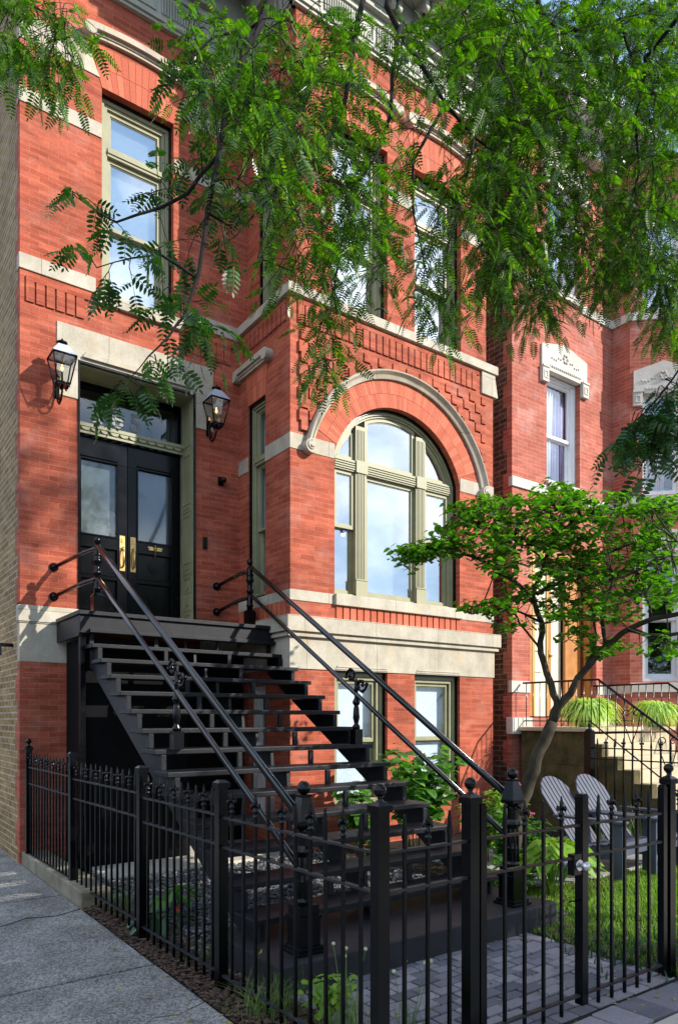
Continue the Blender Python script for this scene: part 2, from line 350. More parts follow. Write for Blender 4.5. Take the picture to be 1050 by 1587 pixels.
def sash_window(parent, f, s0, s1, z0, z1, n, frame, pane, back, transom=None, meet=.5, liner=None, casing=.06, sash=.045, name='window', open_back=True, blind_to=0.0, top_flat=True):
    """frame + sashes; pane and blind are sub-parts"""
    mb = MB(f)
    if liner is not None:
        l = MB(f); l.ring(rect(s0,s1,z0,z1), inset(rect(s0,s1,z0,z1), .018), n-.03, n+.16)
    q0 = rect(s0,s1,z0,z1) if liner is None else inset(rect(s0,s1,z0,z1), .0185)
    q1 = inset(q0, casing*.5); q2 = inset(q0, casing)
    mb.ring(q0, q1, n, n+.15); mb.ring(inset(q0, casing*.5+.0005), q2, n+.022, n+.15)
    a, c = q2[0]; b, d = q2[2]
    lights = []
    if transom:
        mb.box(a, b, n+.01, n+.14, transom-.05, transom+.05); mb.box(a, b, n-.004, n+.009, transom-.018, transom+.018)
        lights.append((a, b, transom+.0505, d, .05)); d = transom-.0505
    zm = c+(d-c)*meet
    lights.append((a, b, zm-.018, d, .055)); lights.append((a, b, c, zm+.018, .095))
    panes = []
    for (p, q, r_, t, dn) in lights:
        o = rect(p, q, r_, t); bot = sash
        i = [(p+sash, r_+bot), (q-sash, r_+bot), (q-sash, t-sash), (p+sash, t-sash)]
        mb.ring(o, i, n+dn, n+dn+.038); i2 = inset(i, .012); mb.ring(inset(i, -.0003), i2, n+dn+.014, n+dn+.034)
        panes.append((i2, n+dn+.022))
    w = mb.build(name, frame, parent, .003)
    for i2, dn in panes:
        g = MB(f); g.prism(i2, dn, dn+.005); g.build('pane', pane, w)
    if liner is not None: l.build('liner', liner, w)
    if back is not None:
        bb = MB(f); zt = z1-.03; zb = z0+.03+blind_to*(z1-z0)
        bb.box(s0+.04, s1-.04, n+.152, n+.158, zb, zt); bb.build('window_shade', back, w)
    return w

# ================================================================== SETTING
def sheet(name, poly, z0, z1, mat, bevel=0):
    mb = MB(); k = len(poly)
    vs = [(x,y,z0) for x,y in poly]+[(x,y,z1) for x,y in poly]
    mb.add(vs, [tuple(range(k-1,-1,-1)), tuple(range(k,2*k))]+[(i,(i+1)%k,(i+1)%k+k,i+k) for i in range(k)])
    return tag(mb.build(name, mat, None, bevel), kind='structure')
g = MB(); g.quad((-150,-150,-.14),(150,-150,-.14),(150,150,-.14),(-150,150,-.14)); tag(g.build('ground', M['soil']), kind='structure')
sheet('yard_ground', [(1.76,2.12),(14,2.12),(14,8.5),(1.73,8.5)], -.13, -.012, M['soil'])
sheet('road', [(-60,-14),(60,-14),(60,-5.2),(-60,-5.2)], -.136, -.10, M['asphalt'])
# side walk: concrete slabs with joints
mb = MB()
jy = [8.95,6.69,4.46,2.2,-.1,-2.4]
mb.box(-2.2, 1.735, 8.962, 22, -.12, 0)
for a, b in zip(jy, jy[1:]):
    for xa, xb in ((-2.2,.2),(.212,1.735)): mb.box(xa, xb, b+.016, a-.014, -.12, random.uniform(-.004,.004))
tag(mb.build('sidewalk', M['concrete'], None, .006), kind='structure')
mb = MB(); y = 8.3
pts_ = [(1.735, 6.1, -.0035), (1.5, 6.0, -.0035), (1.3, 6.07, -.0035), (1.02, 5.9, -.0035), (.8, 5.95, -.0035)]
mb.tube(pts_, [.006,.005,.006,.004,.001], 4); mb.tube([(1.735,3.7,-.0035),(1.55,3.62,-.0035),(1.42,3.66,-.0035),(1.2,3.5,-.0035)], [.006,.004,.005,.001], 4)
tag(mb.build('pavement_crack', M['soil']), 'thin dark cracks running in from the edge of the side walk', 'crack', kind='stuff')
mb = MB()
for i in range(9): mb.box(1.75+i*1.6, 3.34+i*1.6, -1.2, 2.075, -.12, -.002+random.uniform(-.003,.003))
tag(mb.build('street_sidewalk', M['concrete_l'], None, .006), kind='structure')
# paver path
mb = MB(); px0, px1, py0, py1 = 2.12, 4.26, 2.36, 3.56
row = 0; y = py0
while y < py1:
    x = px0-(.085 if row % 2 else 0)-random.uniform(0,.02)
    while x < px1:
        a = max(x, px0); b = min(x+.165, px1)
        if b-a > .03:
            dz = random.uniform(-.007,.004); t = random.uniform(-.004,.004)
            mb.hexa([(a+.004,y+.003,-.1),(b-.004,y+.003,-.1),(b-.004,y+.085,-.1),(a+.004,y+.085,-.1),
                     (a+.004,y+.003,.0+dz),(b-.004,y+.003,dz+t),(b-.004,y+.085,dz+t),(a+.004,y+.085,dz-t*.5)])
        x += .170
    y += .090; row += 1
for i in range(11):
    a = 2.12+i*.205; dz = random.uniform(-.008,.004)
    mb.hexa([(a+.004,2.095,-.1),(a+.198,2.085,-.1),(a+.198,2.33,-.1),(a+.004,2.33,-.1),(a+.004,2.095,dz),(a+.198,2.085,dz+.004),(a+.198,2.33,dz),(a+.004,2.33,dz-.003)])
tag(mb.build('paver_path', M['paver'], None, .005), kind='structure')
# flagstone patio under the chairs
mb = MB(); xs = [5.5,6.35,7.1,8.0,9.2]; ys = [4.28,4.9,5.45,6.0]
for i in range(4):
    for j in range(3): mb.box(xs[i]+.008, xs[i+1]-.008, ys[j]+.008, ys[j+1]-.008, -.1, .012+random.uniform(-.004,.004))
tag(mb.build('flagstone_patio', M['flag'], None, .008), kind='structure')
# gravel bed: stones under the stair
def scatter_stones(name, mat, n, fn, s0, s1, flat=.6, label=None):
    base = np.array([(1,0,0),(0,1,0),(-1,0,0),(0,-1,0),(0,0,1),(0,0,-1)], float)
    tris = np.array([(0,1,4),(1,2,4),(2,3,4),(3,0,4),(1,0,5),(2,1,5),(3,2,5),(0,3,5)])
    pos = np.array([fn() for _ in range(n)]); s = rng.uniform(s0, s1, (n,1,1))
    jit = rng.uniform(.6, 1.3, (n,6,1)); a = rng.uniform(0, 6.28, n)
    ca, sa = np.cos(a), np.sin(a); Rm = np.zeros((n,3,3)); Rm[:,0,0] = ca; Rm[:,0,1] = -sa; Rm[:,1,0] = sa; Rm[:,1,1] = ca; Rm[:,2,2] = flat
    V = np.einsum('nij,nkj->nki', Rm, base[None]*jit*s*np.array([1.35,.85,1])) + pos[:,None,:]
    me = bpy.data.meshes.new(name); me.vertices.add(n*6); me.vertices.foreach_set('co', V.astype(np.float32).ravel())
    F = (tris[None]+np.arange(n)[:,None,None]*6).reshape(-1,3)
    me.loops.add(F.size); me.loops.foreach_set('vertex_index', F.ravel().astype(np.int32))
    me.polygons.add(len(F)); me.polygons.foreach_set('loop_start', np.arange(0,F.size,3,dtype=np.int32)); me.polygons.foreach_set('loop_total', np.full(len(F),3,dtype=np.int32))
    me.polygons.foreach_set('use_smooth', [False]*len(F))
    me.materials.append(mat); me.update(calc_edges=True); me.validate()
    return tag(link(name, me), label, name.replace('_',' '), kind='stuff')
def gpos():
    while True:
        x = random.uniform(2.05,4.9); y = random.uniform(3.6,7.4)
        if y < 4.4 and 2.1 < x < 4.6: continue
        return (x, y, random.uniform(-.008,.010))
scatter_stones('gravel', M['gravelst'], 15000, gpos, .009, .019, .7, 'grey and white gravel bed under the black iron stairs')
def cpos():
    r = random.random()
    if r < .6: return (random.uniform(1.745,2.15), random.uniform(2.15,6.1), random.uniform(-.004,.012))
    if r < .85: return (random.uniform(4.65,6.2), random.uniform(3.9,6.8), random.uniform(-.004,.010))
    return (random.uniform(4.3,4.75), random.uniform(2.2,4.2), random.uniform(-.004,.008))
scatter_stones('mulch', M['chip'], 9000, cpos, .008, .022, .35, 'dark brown wood mulch along the foot of the iron fence')

def blades(n, posf, hmin, hmax, wmin, wmax, lean, segs=3):
    """curved tapering blades, quads+tip merged in one polygon of 2*segs+1 verts"""
    P = np.array([posf() for _ in range(n)]); h = rng.uniform(hmin, hmax, n); w = rng.uniform(wmin, wmax, n)
    a = rng.uniform(0, 2*PI, n); ln = rng.uniform(.1, 1, n)*lean; fa = a+PI/2
    dirv = np.stack([np.cos(a), np.sin(a), 0*a], 1); side = np.stack([np.cos(fa), np.sin(fa), 0*a], 1)
    pts = []
    K = 2*segs
    quads = []
    def pt(t, sgn):
        c = P+dirv*(ln*h*t**2)[:,None]; c[:,2] += h*t*(1-.35*ln*t)
        return c+side*(w*(1-t)**.7*sgn*.5)[:,None]
    for i in range(segs):
        t0, t1 = i/segs, (i+1)/segs
        quads.append(np.stack([pt(t0,-1), pt(t0,1), pt(t1,1), pt(t1,-1)], 1))
    return np.concatenate(quads, 0).reshape(-1,3), n*segs
def lpos():
    while True:
        x = random.uniform(4.28,8.1); y = random.uniform(2.3,4.7)
        if y > 4.28 and x < 8.6: 
            if random.random() < .9 : continue
        if x < 4.9 and y > 3.4+ (4.9-x)*.3 and x < 4.66: continue
        return (x, y, -.012)
V, nf = blades(30000, lpos, .025, .06, .004, .008, .9)
tag(link('grass', np_mesh('grass', V, 4, M['grass'], nf)), 'bright green mown grass behind the iron gate', 'grass', kind='stuff')

def litpos():
    k = random.random()
    if k < .45: return (1.74-abs(random.gauss(0,.25)), random.uniform(2.2,8), .004)
    if k < .8: return (random.uniform(2.15,4.6), random.uniform(2.1,3.5), .006)
    return (random.uniform(1.8,6), random.uniform(1.2,2.3), .006)
scatter_stones('leaf_litter', M['yellow'] if False else M['litter'], 420, litpos, .006, .014, .15, 'tiny dry yellow leaflets scattered on the walk and pavers')

# ================================================================== BROWNSTONE (main house)
W = 8.39; B = 7.12; XL = 1.73; XB = 4.42; XR = 7.88; TOP = 10.06
H = thing('brick_row_house', 'red brick row house with limestone bands, arched bay window and black stoop', 'house', (XL, W, 0))
fw = front(W)
mb = MB(fw)
wall_sheet(mb, XL, XB, -.1, 11.0, [(2.352,3.80,2.70,5.70,.44),(2.624,3.51,6.46,8.97,.16),(2.62,3.45,.0,2.0,.3)])
mb.quad((XB,0,6.6),(4.54,0,6.6),(4.54,0,11.0),(XB,0,11.0))
mb.build('front_wall', M['brick'], H)
mb = MB(fw); mb.quad((XR,0,-.1),(8.39,0,-.1),(8.39,0,11),(XR,0,11)); mb.build('party_wall', M['brown'], H)
# left common-brick side with toothed face-brick corner
mb = MB(leftside(XL)); mb.quad((W+.1,0,-.1),(22,0,-.1),(22,0,11),(W+.1,0,11)); mb.build('side_wall', M['tan'], H)
mb = MB(leftside(XL)); z = -.1; k = 0
while z < 11:
    w_ = .22 if (k//4) % 2 else .1
    if not (2.216 < z < 2.83): mb.box(W+.003, W+w_, -.002, .03, z, min(z+.0675,11.0))
    z += .0675; k += 1
mb.build('quoin', M['brick'], H)
mb = MB(); mb.quad((XL,W,11),(8.39,W,11),(8.39,22,11),(XL,22,11)); mb.quad((XL,22,-.1),(8.39,22,-.1),(8.39,22,11),(XL,22,11)); mb.quad((8.39,W,-.1),(8.39,22,-.1),(8.39,22,11),(8.39,W,11))
mb.build('roof', M['roof'], H)
# interior partitions so that windows look into dim rooms
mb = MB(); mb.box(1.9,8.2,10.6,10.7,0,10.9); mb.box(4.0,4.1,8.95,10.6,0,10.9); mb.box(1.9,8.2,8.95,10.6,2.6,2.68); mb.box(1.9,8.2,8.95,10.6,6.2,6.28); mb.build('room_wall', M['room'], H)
# bay skins
fb = front(B); fs = leftside(XB)
AC = (6.13, 4.495); AR = 1.135; SP = 4.86
mb = MB(fb)
wall_sheet(mb, XB, XR, -.1, 6.60, [(5.056,7.206,3.115,5.64,.115,True),(5.056,5.895,.45,2.178,.115),(6.362,7.206,.45,2.178,.115)])
# fill between rectangle head and the arch
arc = [(AC[0]+AR*math.cos(t), AC[1]+AR*math.sin(t)) for t in np.linspace(PI-math.asin((SP-AC[1])/AR), math.asin((SP-AC[1])/AR), 41)]
for (p, q) in zip(arc, arc[1:]):
    mb.quad((p[0],0,p[1]),(q[0],0,q[1]),(q[0],0,5.64),(p[0],0,5.64))
    mb.quad((p[0],0,p[1]),(q[0],0,q[1]),(q[0],.115,q[1]),(p[0],.115,p[1]))
mb.build('bay_wall', M['brick'], H)
mb = MB(fs); wall_sheet(mb, B, W, -.1, 6.60, [(7.70,8.135,3.11,5.60,.07),(7.70,8.13,.3,2.0,.1)]); mb.build('bay_side_wall', M['brick'], H)
mb = MB(leftside(XR)); mb.quad((B,0,-.1),(W,0,-.1),(W,0,6.6),(B,0,6.6)); mb.build('bay_side_wall', M['brick'], H)
UB = B+.06; XB2 = 4.54; XR2 = 7.80; fu = front(UB); fus = leftside(XB2)
mb = MB(fu); wall_sheet(mb, XB2, XR2, 6.6, 11.0, [(5.06,5.945,6.76,8.97,.16),(6.416,7.29,6.76,8.97,.16)]); mb.build('upper_bay_wall', M['brick'], H)
mb = MB(fus); wall_sheet(mb, UB, W, 6.6, 11.0, [(7.67,8.07,6.72,8.92,.07)]); mb.build('upper_bay_side_wall', M['brick'], H)
mb = MB(leftside(XR2)); mb.quad((UB,0,6.6),(W,0,6.6),(W,0,11),(UB,0,11)); mb.build('upper_bay_side_wall', M['brick'], H)
mb = MB(); mb.quad((XB2,UB,11),(XR2,UB,11),(XR2,W,11),(XB2,W,11)); mb.build('bay_roof', M['roof'], H)

# ---- stonework
def stone(name, boxes, f, mat='stone', bev=.006):
    mb = MB(f)
    for b_ in boxes: mb.box(*b_)
    return mb.build(name, M[mat], H, bev)
stone('stone_band', [(XL-.012,2.55,-.018,.1,6.535,6.705),(3.62,XB-.001,-.018,.1,6.535,6.705)], fw)
stone('window_sill', [(2.545,3.62,-.05,.1,6.425,6.56)], fw)
stone('stone_band', [(XL-.012,2.622,-.012,.1,8.37,8.54),(3.512,XB2-.001,-.012,.1,8.37,8.54)], fw)
mb = MB(fw)
mb.prism([(XL-.01,9.07),(2.60,9.07),(2.47,9.36),(XL-.01,9.36)], -.012, .1); mb.prism([(3.54,9.07),(XB2-.002,9.07),(XB2-.002,9.36),(3.65,9.36)], -.012, .1)
mb.build('stone_band', M['stone'], H, .004)
# door surround: flat lintel with short legs and carved drip moulding
mb = MB(fw); dx0, dx1 = 2.352, 3.80
mb.box(2.117,4.044,-.014,.1,5.702,6.076); mb.box(2.117,dx0-.001,-.014,.1,5.25,5.701); mb.box(dx1+.001,4.044,-.014,.1,5.27,5.701)
mb.build('door_surround', M['stone'], H, .005)
mb = MB(fw)
for k, (n0, za, zb, e) in enumerate(((-.05,5.735,5.765,.0),(-.036,5.768,5.79,.015),(-.025,5.793,5.812,.03))):
    mb.box(2.40+e, 3.72-e, n0, -.0145, za, zb)
mb.box(3.72,3.76,-.04,-.0145,5.66,5.76)
mb.build('drip_moulding', M['stone'], H, .006)
# base course
stone('base_course', [(XL-.02,2.352,-.03,.1,2.66,2.84),(XL-.012,2.352,-.018,.1,2.645,2.6595),(XL-.006,2.352,-.006,.1,2.216,2.6445)], fw)
stone('door_threshold', [(2.30,3.86,-.05,.5,2.64,2.735)], fw)
stone('base_course', [(3.86,XB-.10,-.03,.1,2.66,2.80),(3.86,XB-.03,-.014,.1,2.216,2.659)], fw)
# bay water table: wraps the corner
def wrap(name, za, zb, p, f0=B, x0=XB, x1=XR, mat='stone', bev=.006, y1=W, top_in=0):
    mb = MB()
    mb.box(x0-p, x1+p, f0-p, f0+.08, za, zb); mb.box(x0-p, x0+.08, f0+.0805, y1, za, zb); mb.box(x1-.08, x1+p, f0+.0805, y1, za, zb)
    return mb.build(name, M[mat], H, bev)
wrap('water_table', 2.615, 2.80, .085)
wrap('water_table_moulding', 2.592, 2.6145, .045); wrap('water_table_moulding', 2.555, 2.5915, .06)
wrap('stone_course', 2.178, 2.5545, .016, bev=.003)
# lower band + sill
mb = MB(); mb.box(XB-.01,5.055,B-.01,B+.08,2.985,3.11); mb.box(7.207,XR+.01,B-.01,B+.08,2.975,3.10); mb.box(XB-.01,XB+.08,B+.0805,W,2.985,3.11); mb.build('stone_band', M['stone'], H, .003)
stone('window_sill', [(5.045,7.217,-.055,.2,2.975,3.113)], fb)
# fluted brick apron: upright headers with grooves
mb = MB(fb); s = 5.075
while s < 7.13: mb.box(s, s+.088, -.016, .02, 2.802, 2.972); s += .108
mb.build('brick_apron', M['vous'], H, .003)
mb = MB(fs); s = 7.20
while s < 8.3: mb.box(s, s+.088, -.016, .02, 2.802, 2.982); s += .108
mb.build('brick_apron', M['vous'], H, .003)
# mid band at arch springing
mb = MB(); mb.box(XB-.008,5.055,B-.008,B+.08,4.768,4.952); mb.box(7.207,XR+.008,B-.008,B+.08,4.768,4.952); mb.box(XB-.008,XB+.08,B+.0805,7.699,4.768,4.952); mb.box(XB-.008,XB+.08,8.136,W,4.768,4.952)
mb.build('stone_band', M['stone'], H, .003)
# sill band between storeys, weathered slope up to the set-back upper bay
mb = MB(); o_ = .055
mb.box(XB-o_, XR+o_, B-o_, B+.08, 6.572, 6.69); mb.box(XB-o_, XB+.08, B+.0805, W, 6.572, 6.69); mb.box(XR-.08, XR+o_, B+.0805, W, 6.572, 6.69)
mb.hexa([(XB-o_,B-o_,6.6905),(XR+o_,B-o_,6.6905),(XR,W,6.6905),(XB-o_,W,6.6905),(XB2-.01,UB-.015,6.755),(XR2+.01,UB-.015,6.755),(XR2,W,6.755),(XB2-.01,W,6.755)])
mb.build('stone_band', M['stone'], H, .005)
mb = MB(fb); mb.prism([(7.625,6.25),(XR+.075,6.25),(XR+.012,6.571),(7.625,6.571)], -.03, .1); mb.build('kneeler_stone', M['stone'], H, .004)
# upper bay bands
mb = MB(); mb.box(XB2-.01,5.058,UB-.01,UB+.08,8.37,8.54); mb.box(5.947,6.414,UB-.01,UB+.08,8.37,8.54); mb.box(7.292,XR2+.01,UB-.01,UB+.08,8.37,8.54); mb.box(XB2-.01,XB2+.08,UB+.0805,7.668,8.37,8.54); mb.box(XB2-.01,XB2+.08,8.072,W,8.37,8.54)
mb.build('stone_band', M['stone'], H, .003)
# ---- voussoirs
def flat_arch(f, s0, s1, z0, z1, flare, rise=.04, cnt=None, n0=-.004):
    mb = MB(f); cnt = cnt or int((s1-s0)/.068); c = (s0+s1)/2
    for i in range(cnt):
        a = i/cnt+.025/cnt; b = (i+1)/cnt-.025/cnt
        def pt(t, top):
            s = s0+(s1-s0)*t; 
            if top: s = c+(s-c)*(1+2*flare/(s1-s0)); return (s, z1+rise*(1-(2*t-1)**2))
            return (s, z0)
        n_ = n0-random.uniform(0,.003)
        for (u_, v_) in ((0,.5),(.51,1)):
            A, Bq, C_, D = pt(a,0), pt(b,0), pt(b,1), pt(a,1)
            lerp = lambda p, q, t: (p[0]+(q[0]-p[0])*t, p[1]+(q[1]-p[1])*t)
            mb.prism([lerp(A,D,u_), lerp(Bq,C_,u_), lerp(Bq,C_,v_), lerp(A,D,v_)], n_, .08)
    return mb.build('flat_arch', M['vous'], H)
flat_arch(fw, 2.624, 3.51, 8.973, 9.42, .13)
flat_arch(fu, 5.06, 5.945, 8.973, 9.42, .13); flat_arch(fu, 6.416, 7.29, 8.973, 9.42, .13)
flat_arch(fs, 7.69, 8.145, 5.603, 5.98, .05)
mb = MB(fb); cnt = 66; t0 = PI-math.asin((SP+.09-AC[1])/AR); t1 = math.asin((SP+.09-AC[1])/AR)
for i in range(cnt):
    a = t0+(t1-t0)*(i+.02)/cnt; b = t0+(t1-t0)*(i+.98)/cnt
    for ra, rb in ((AR+.002, AR+.175),(AR+.179, AR+.36)):
        mb.prism([(AC[0]+ra*math.cos(a),AC[1]+ra*math.sin(a)),(AC[0]+ra*math.cos(b),AC[1]+ra*math.sin(b)),(AC[0]+rb*math.cos(b),AC[1]+rb*math.sin(b)),(AC[0]+rb*math.cos(a),AC[1]+rb*math.sin(a))], -.003-random.uniform(0,.0025), .06)
mb.build('brick_arch', M['vous'], H)
# hood moulds
def hood_arc(f, c, ro, ri, z_end, n0):
    mb = MB(f); e = math.asin((z_end-c[1])/ro); ts = np.linspace(PI-e, e, 61)
    prof = [(ri, -.001),(ri, -.04),(ri+.03, -.055),(ri+.035, -.04),(ri+.05,-.05),(ri+.08,-.095),(ro-.012,-n0*-1 if False else -n0),(ro,-n0+.02),(ro,-.001)]
    k = len(prof); vs = []; fs_ = []
    for t in ts:
        for r_, n_ in prof: vs.append((c[0]+r_*math.cos(t), n_, c[1]+r_*math.sin(t)))
    for i in range(len(ts)-1):
        for j in range(k): fs_.append((i*k+j,(i+1)*k+j,(i+1)*k+(j+1)%k,i*k+(j+1)%k))
    fs_.append(tuple(range(k))); fs_.append(tuple((len(ts)-1)*k+j for j in range(k-1,-1,-1)))
    mb.add(vs, fs_)
    for sg in (-1,1):   # volute ends
        cx = c[0]+sg*math.cos(e)*(ri+ro)/2; cz = c[1]+math.sin(e)*(ri+ro)/2-.03
        poly = [(cx+.085*math.cos(q), cz+.085*math.sin(q)) for q in np.linspace(0,2*PI,24,endpoint=False)]
        mb.prism(poly, -n0+.001, -.002)
        sp = [(cx+(.07-.0095*q)*math.cos(q*1.0+1.5), -n0-.004, cz+(.07-.0095*q)*math.sin(q*1.0+1.5)) for q in np.linspace(0,6.3,26)]
        mb.tube(sp, .008, 6)
        mb.prism([(cx+.018*math.cos(q), cz+.018*math.sin(q)) for q in np.linspace(0,2*PI,10,endpoint=False)], -n0-.014, -n0)
    return mb.build('hood_mould', M['stone'], H)
hood_arc(fb, (6.17,4.50), 1.595, 1.488, 4.86, .10)
def hood_flat(f, s0, s1, z0, rise, n0=.10, name='hood_mould'):
    mb = MB(f); ts = np.linspace(0,1,15)
    for (dz0, dz1, nn) in ((0,.03,.045),(.031,.06,.06),(.061,.13,n0)):
        for a, b in zip(ts, ts[1:]):
            sa, sb = s0+(s1-s0)*a, s0+(s1-s0)*b; za, zb = z0+rise*4*a*(1-a), z0+rise*4*b*(1-b)
            mb.hexa([(sa,-nn,za+dz0),(sb,-nn,zb+dz0),(sb,.02,zb+dz0),(sa,.02,za+dz0),(sa,-nn,za+dz1),(sb,-nn,zb+dz1),(sb,.02,zb+dz1),(sa,.02,za+dz1)])
    for sx in (s0, s1):
        mb.prism([(sx+.07*math.cos(q), z0+.05+.07*math.sin(q)) for q in np.linspace(0,2*PI,18,endpoint=False)], -n0-.01, .02)
    return mb.build(name, M['stone'], H)
hood_flat(fw, 2.47, 3.66, 9.47, .05); hood_flat(fu, 4.93, 6.07, 9.47, .05); hood_flat(fu, 6.29, 7.43, 9.47, .05)
hood_flat(fs, 7.58, 8.37, 5.99, .0, .09)
# ---- corbelled brick slots under the bands
def slots(f, s0, s1, z0, z1, step=.108, gap=.020, proud=.019):
    mb = MB(f); s = s0
    while s+step < s1: mb.box(s, s+step-gap, -proud, .02, z0, z1); s += step
    mb.box(s0-.0, s1-.02, -proud, .02, z1+.001, z1+.05)
    return mb.build('brick_corbel_band', M['brick'], H, .002)
slots(fw, XL+.06, 2.54, 6.19, 6.42); slots(fw, 3.66, 4.40, 6.19, 6.42); slots(fb, 4.52, 7.60, 6.265, 6.49); slots(fs, 7.2, 8.36, 6.30, 6.49)
# stair-stepped grooves of the spandrels
mb = MB(fb); cw, ch = .1175, .1345; gz = .026; x0s, z0s = 4.53, 4.98
for i in range(28):
    for j in range(9):
        a = x0s+i*cw; b = a+cw; c = z0s+j*ch; d = c+ch
        if b > 7.80 or d > 6.235: continue
        rr = math.hypot((a+b)/2-6.17, (c+d)/2-4.5)
        if rr < 1.575: continue
        if (i+j) % 2 == 0: mb.box(a+gz, b+.0002, -.034, .02, c+gz, d)
        else: mb.box(a, b, -.034, .02, c, d)
mb.build('spandrel_brickwork', M['brick'], H)
# ---- windows of the main house
sash_window(H, fw, 2.626, 3.508, 6.56, 8.968, .11, M['sage'], M['glass'], M['blind'], transom=8.35, meet=.49, liner=M['black'], casing=.085)
sash_window(H, fu, 5.062, 5.943, 6.76, 8.968, .11, M['sage'], M['glass'], M['blind'], transom=8.35, meet=.5, liner=M['black'], casing=.085)
sash_window(H, fu, 6.418, 7.288, 6.76, 8.968, .11, M['sage'], M['glass'], M['blind'], transom=8.35, meet=.5, liner=M['black'], casing=.085)
sash_window(H, fus, 7.672, 8.068, 6.75, 8.918, .045, M['sage'], M['glass_side'], M['blind'], transom=8.3, meet=.5, liner=M['black'], casing=.045, sash=.03)
sash_window(H, fs, 7.702, 8.133, 3.115, 5.598, .045, M['sage'], M['glass_side'], M['blind'], transom=4.87, meet=.5, liner=M['black'], casing=.05, sash=.03)
for a_, b_ in ((5.058,5.893),(6.364,7.204)):
    sash_window(H, fb, a_, b_, .46, 2.176, .08, M['sage'], M['glass_low'], M['blind'], meet=.49, liner=M['black'], casing=.085, name='basement_window')
sash_window(H, fs, 7.702, 8.128, .31, 1.998, .07, M['white'], M['glass_dark'], None, meet=.5, casing=.06, name='basement_window')
mb = MB(fb)
for a_, b_ in ((5.03,5.92),(6.34,7.23)):
    mb.box(a_+.05, b_-.05, -.03, -.0165, 2.215, 2.232); mb.box(a_+.03, b_-.03, -.024, -.0165, 2.19, 2.212)
mb.build('lintel_moulding', M['stone'], H, .004)
# arched window
NF = .115
def arc_pts(r, ta, tb, n=14): return [(AC[0]+r*math.cos(t), AC[1]+r*math.sin(t)) for t in np.linspace(ta, tb, n)]
def arch_outline(w):
    r = AR-w; x0_, x1_ = 5.056+w, 7.206-w; e = math.acos((x1_-AC[0])/r) if (x1_-AC[0]) < r else 0
    return [(x0_,3.113+w*.6),(x1_,3.113+w*.6)]+arc_pts(r, e, PI-e, 40)
lin = MB(fb); lin.ring(arch_outline(.001), arch_outline(.026), NF-.035, NF+.1)
mb = MB(fb); mb.ring(arch_outline(.0265), arch_outline(.06), NF-.005, NF+.12); mb.ring(arch_outline(.0605), arch_outline(.085), NF+.018, NF+.12)
m0, m1, m2, m3 = 5.468, 5.642, 6.492, 6.66
ztb, ztt = 4.72, 4.865
for a_, b_ in ((m0,m1),(m2,m3)):
    zt_ = AC[1]+math.sqrt((AR-.08)**2-(max(abs(a_-AC[0]),abs(b_-AC[0])))**2)
    mb.box(a_, b_, NF+.0, NF+.12, 3.17, zt_)
    for q in range(5):
        sa = a_+.028+q*.026; mb.box(sa, sa+.014, NF-.012, NF-.0005, 3.36, zt_-.05)
    mb.box(a_-.006, b_+.006, NF-.02, NF-.0125, 3.13, 3.34); mb.box(a_-.004, b_+.004, NF-.026, NF-.0135, ztb-.005, ztt+.005)
    mb.box(a_-.01, b_+.01, NF-.026, NF-.001, 3.345, 3.36)
for a_, b_ in ((5.14,m0-.001),(m1+.001,m2-.001),(m3+.001,7.12)):
    mb.box(a_, b_, NF+.004, NF+.12, ztb, ztt)
    for q in range(4): mb.box(a_, b_, NF-.010, NF+.003, ztb+.02+q*.03, ztb+.036+q*.03)
panes = []
def light(poly, dn, sw=.045):
    i_ = inset(poly, sw); mb.ring(poly, i_, NF+dn, NF+dn+.04); i2 = inset(i_, .012); mb.ring(inset(i_, -.0003), i2, NF+dn+.014, NF+dn+.035); panes.append((i2, NF+dn+.022))
ro = AR-.0855
def ang(x): return math.acos((x-AC[0])/ro)
xl_, xr_ = 5.1415, 7.1205
zl = AC[1]+math.sqrt(max(0, ro**2-(xr_-AC[0])**2))
light([(m1,ztt),(m2,ztt)]+arc_pts(ro, ang(m2), ang(m1), 16), .04)
light([(xl_,ztt),(m0,ztt)]+arc_pts(ro, ang(m0), math.pi-math.asin((ztt+.06-AC[1])/ro), 10), .04)
light([(m3,ztt),(xr_,ztt)]+arc_pts(ro, math.asin((ztt+.06-AC[1])/ro), ang(m3), 10), .04)
light(rect(m1,m2,3.165,ztb), .05, .05)
for a_, b_ in ((xl_,m0),(m3,xr_)):
    light(rect(a_,b_,3.99,ztb), .03); light(rect(a_,b_,3.165,4.03), .07)
AWN = mb.build('arched_window', M['sage'], H, .003)
lin.build('liner', M['black'], AWN)
for i2, dn in panes: g = MB(fb); g.prism(i2, dn, dn+.005); g.build('pane', M['glass'], AWN)
g = MB(fb); g.box(5.1,7.17,.36,.366,3.2,5.55); g.build('window_shade', M['blind'], AWN)
g = MB(fb); g.box(5.30,5.36,NF+.088,NF+.091,3.90,3.955); g.build('window_sticker', M['white'], AWN); g = MB(fb); g.box(5.31,5.36,NF+.062,NF+.068,3.956,3.985); g.build('blue_tape', M['bluetape'], AWN)

# ---- front doors in their recess
mb = MB(fw); yD = .42
jx0, jx1 = 2.372, 3.782
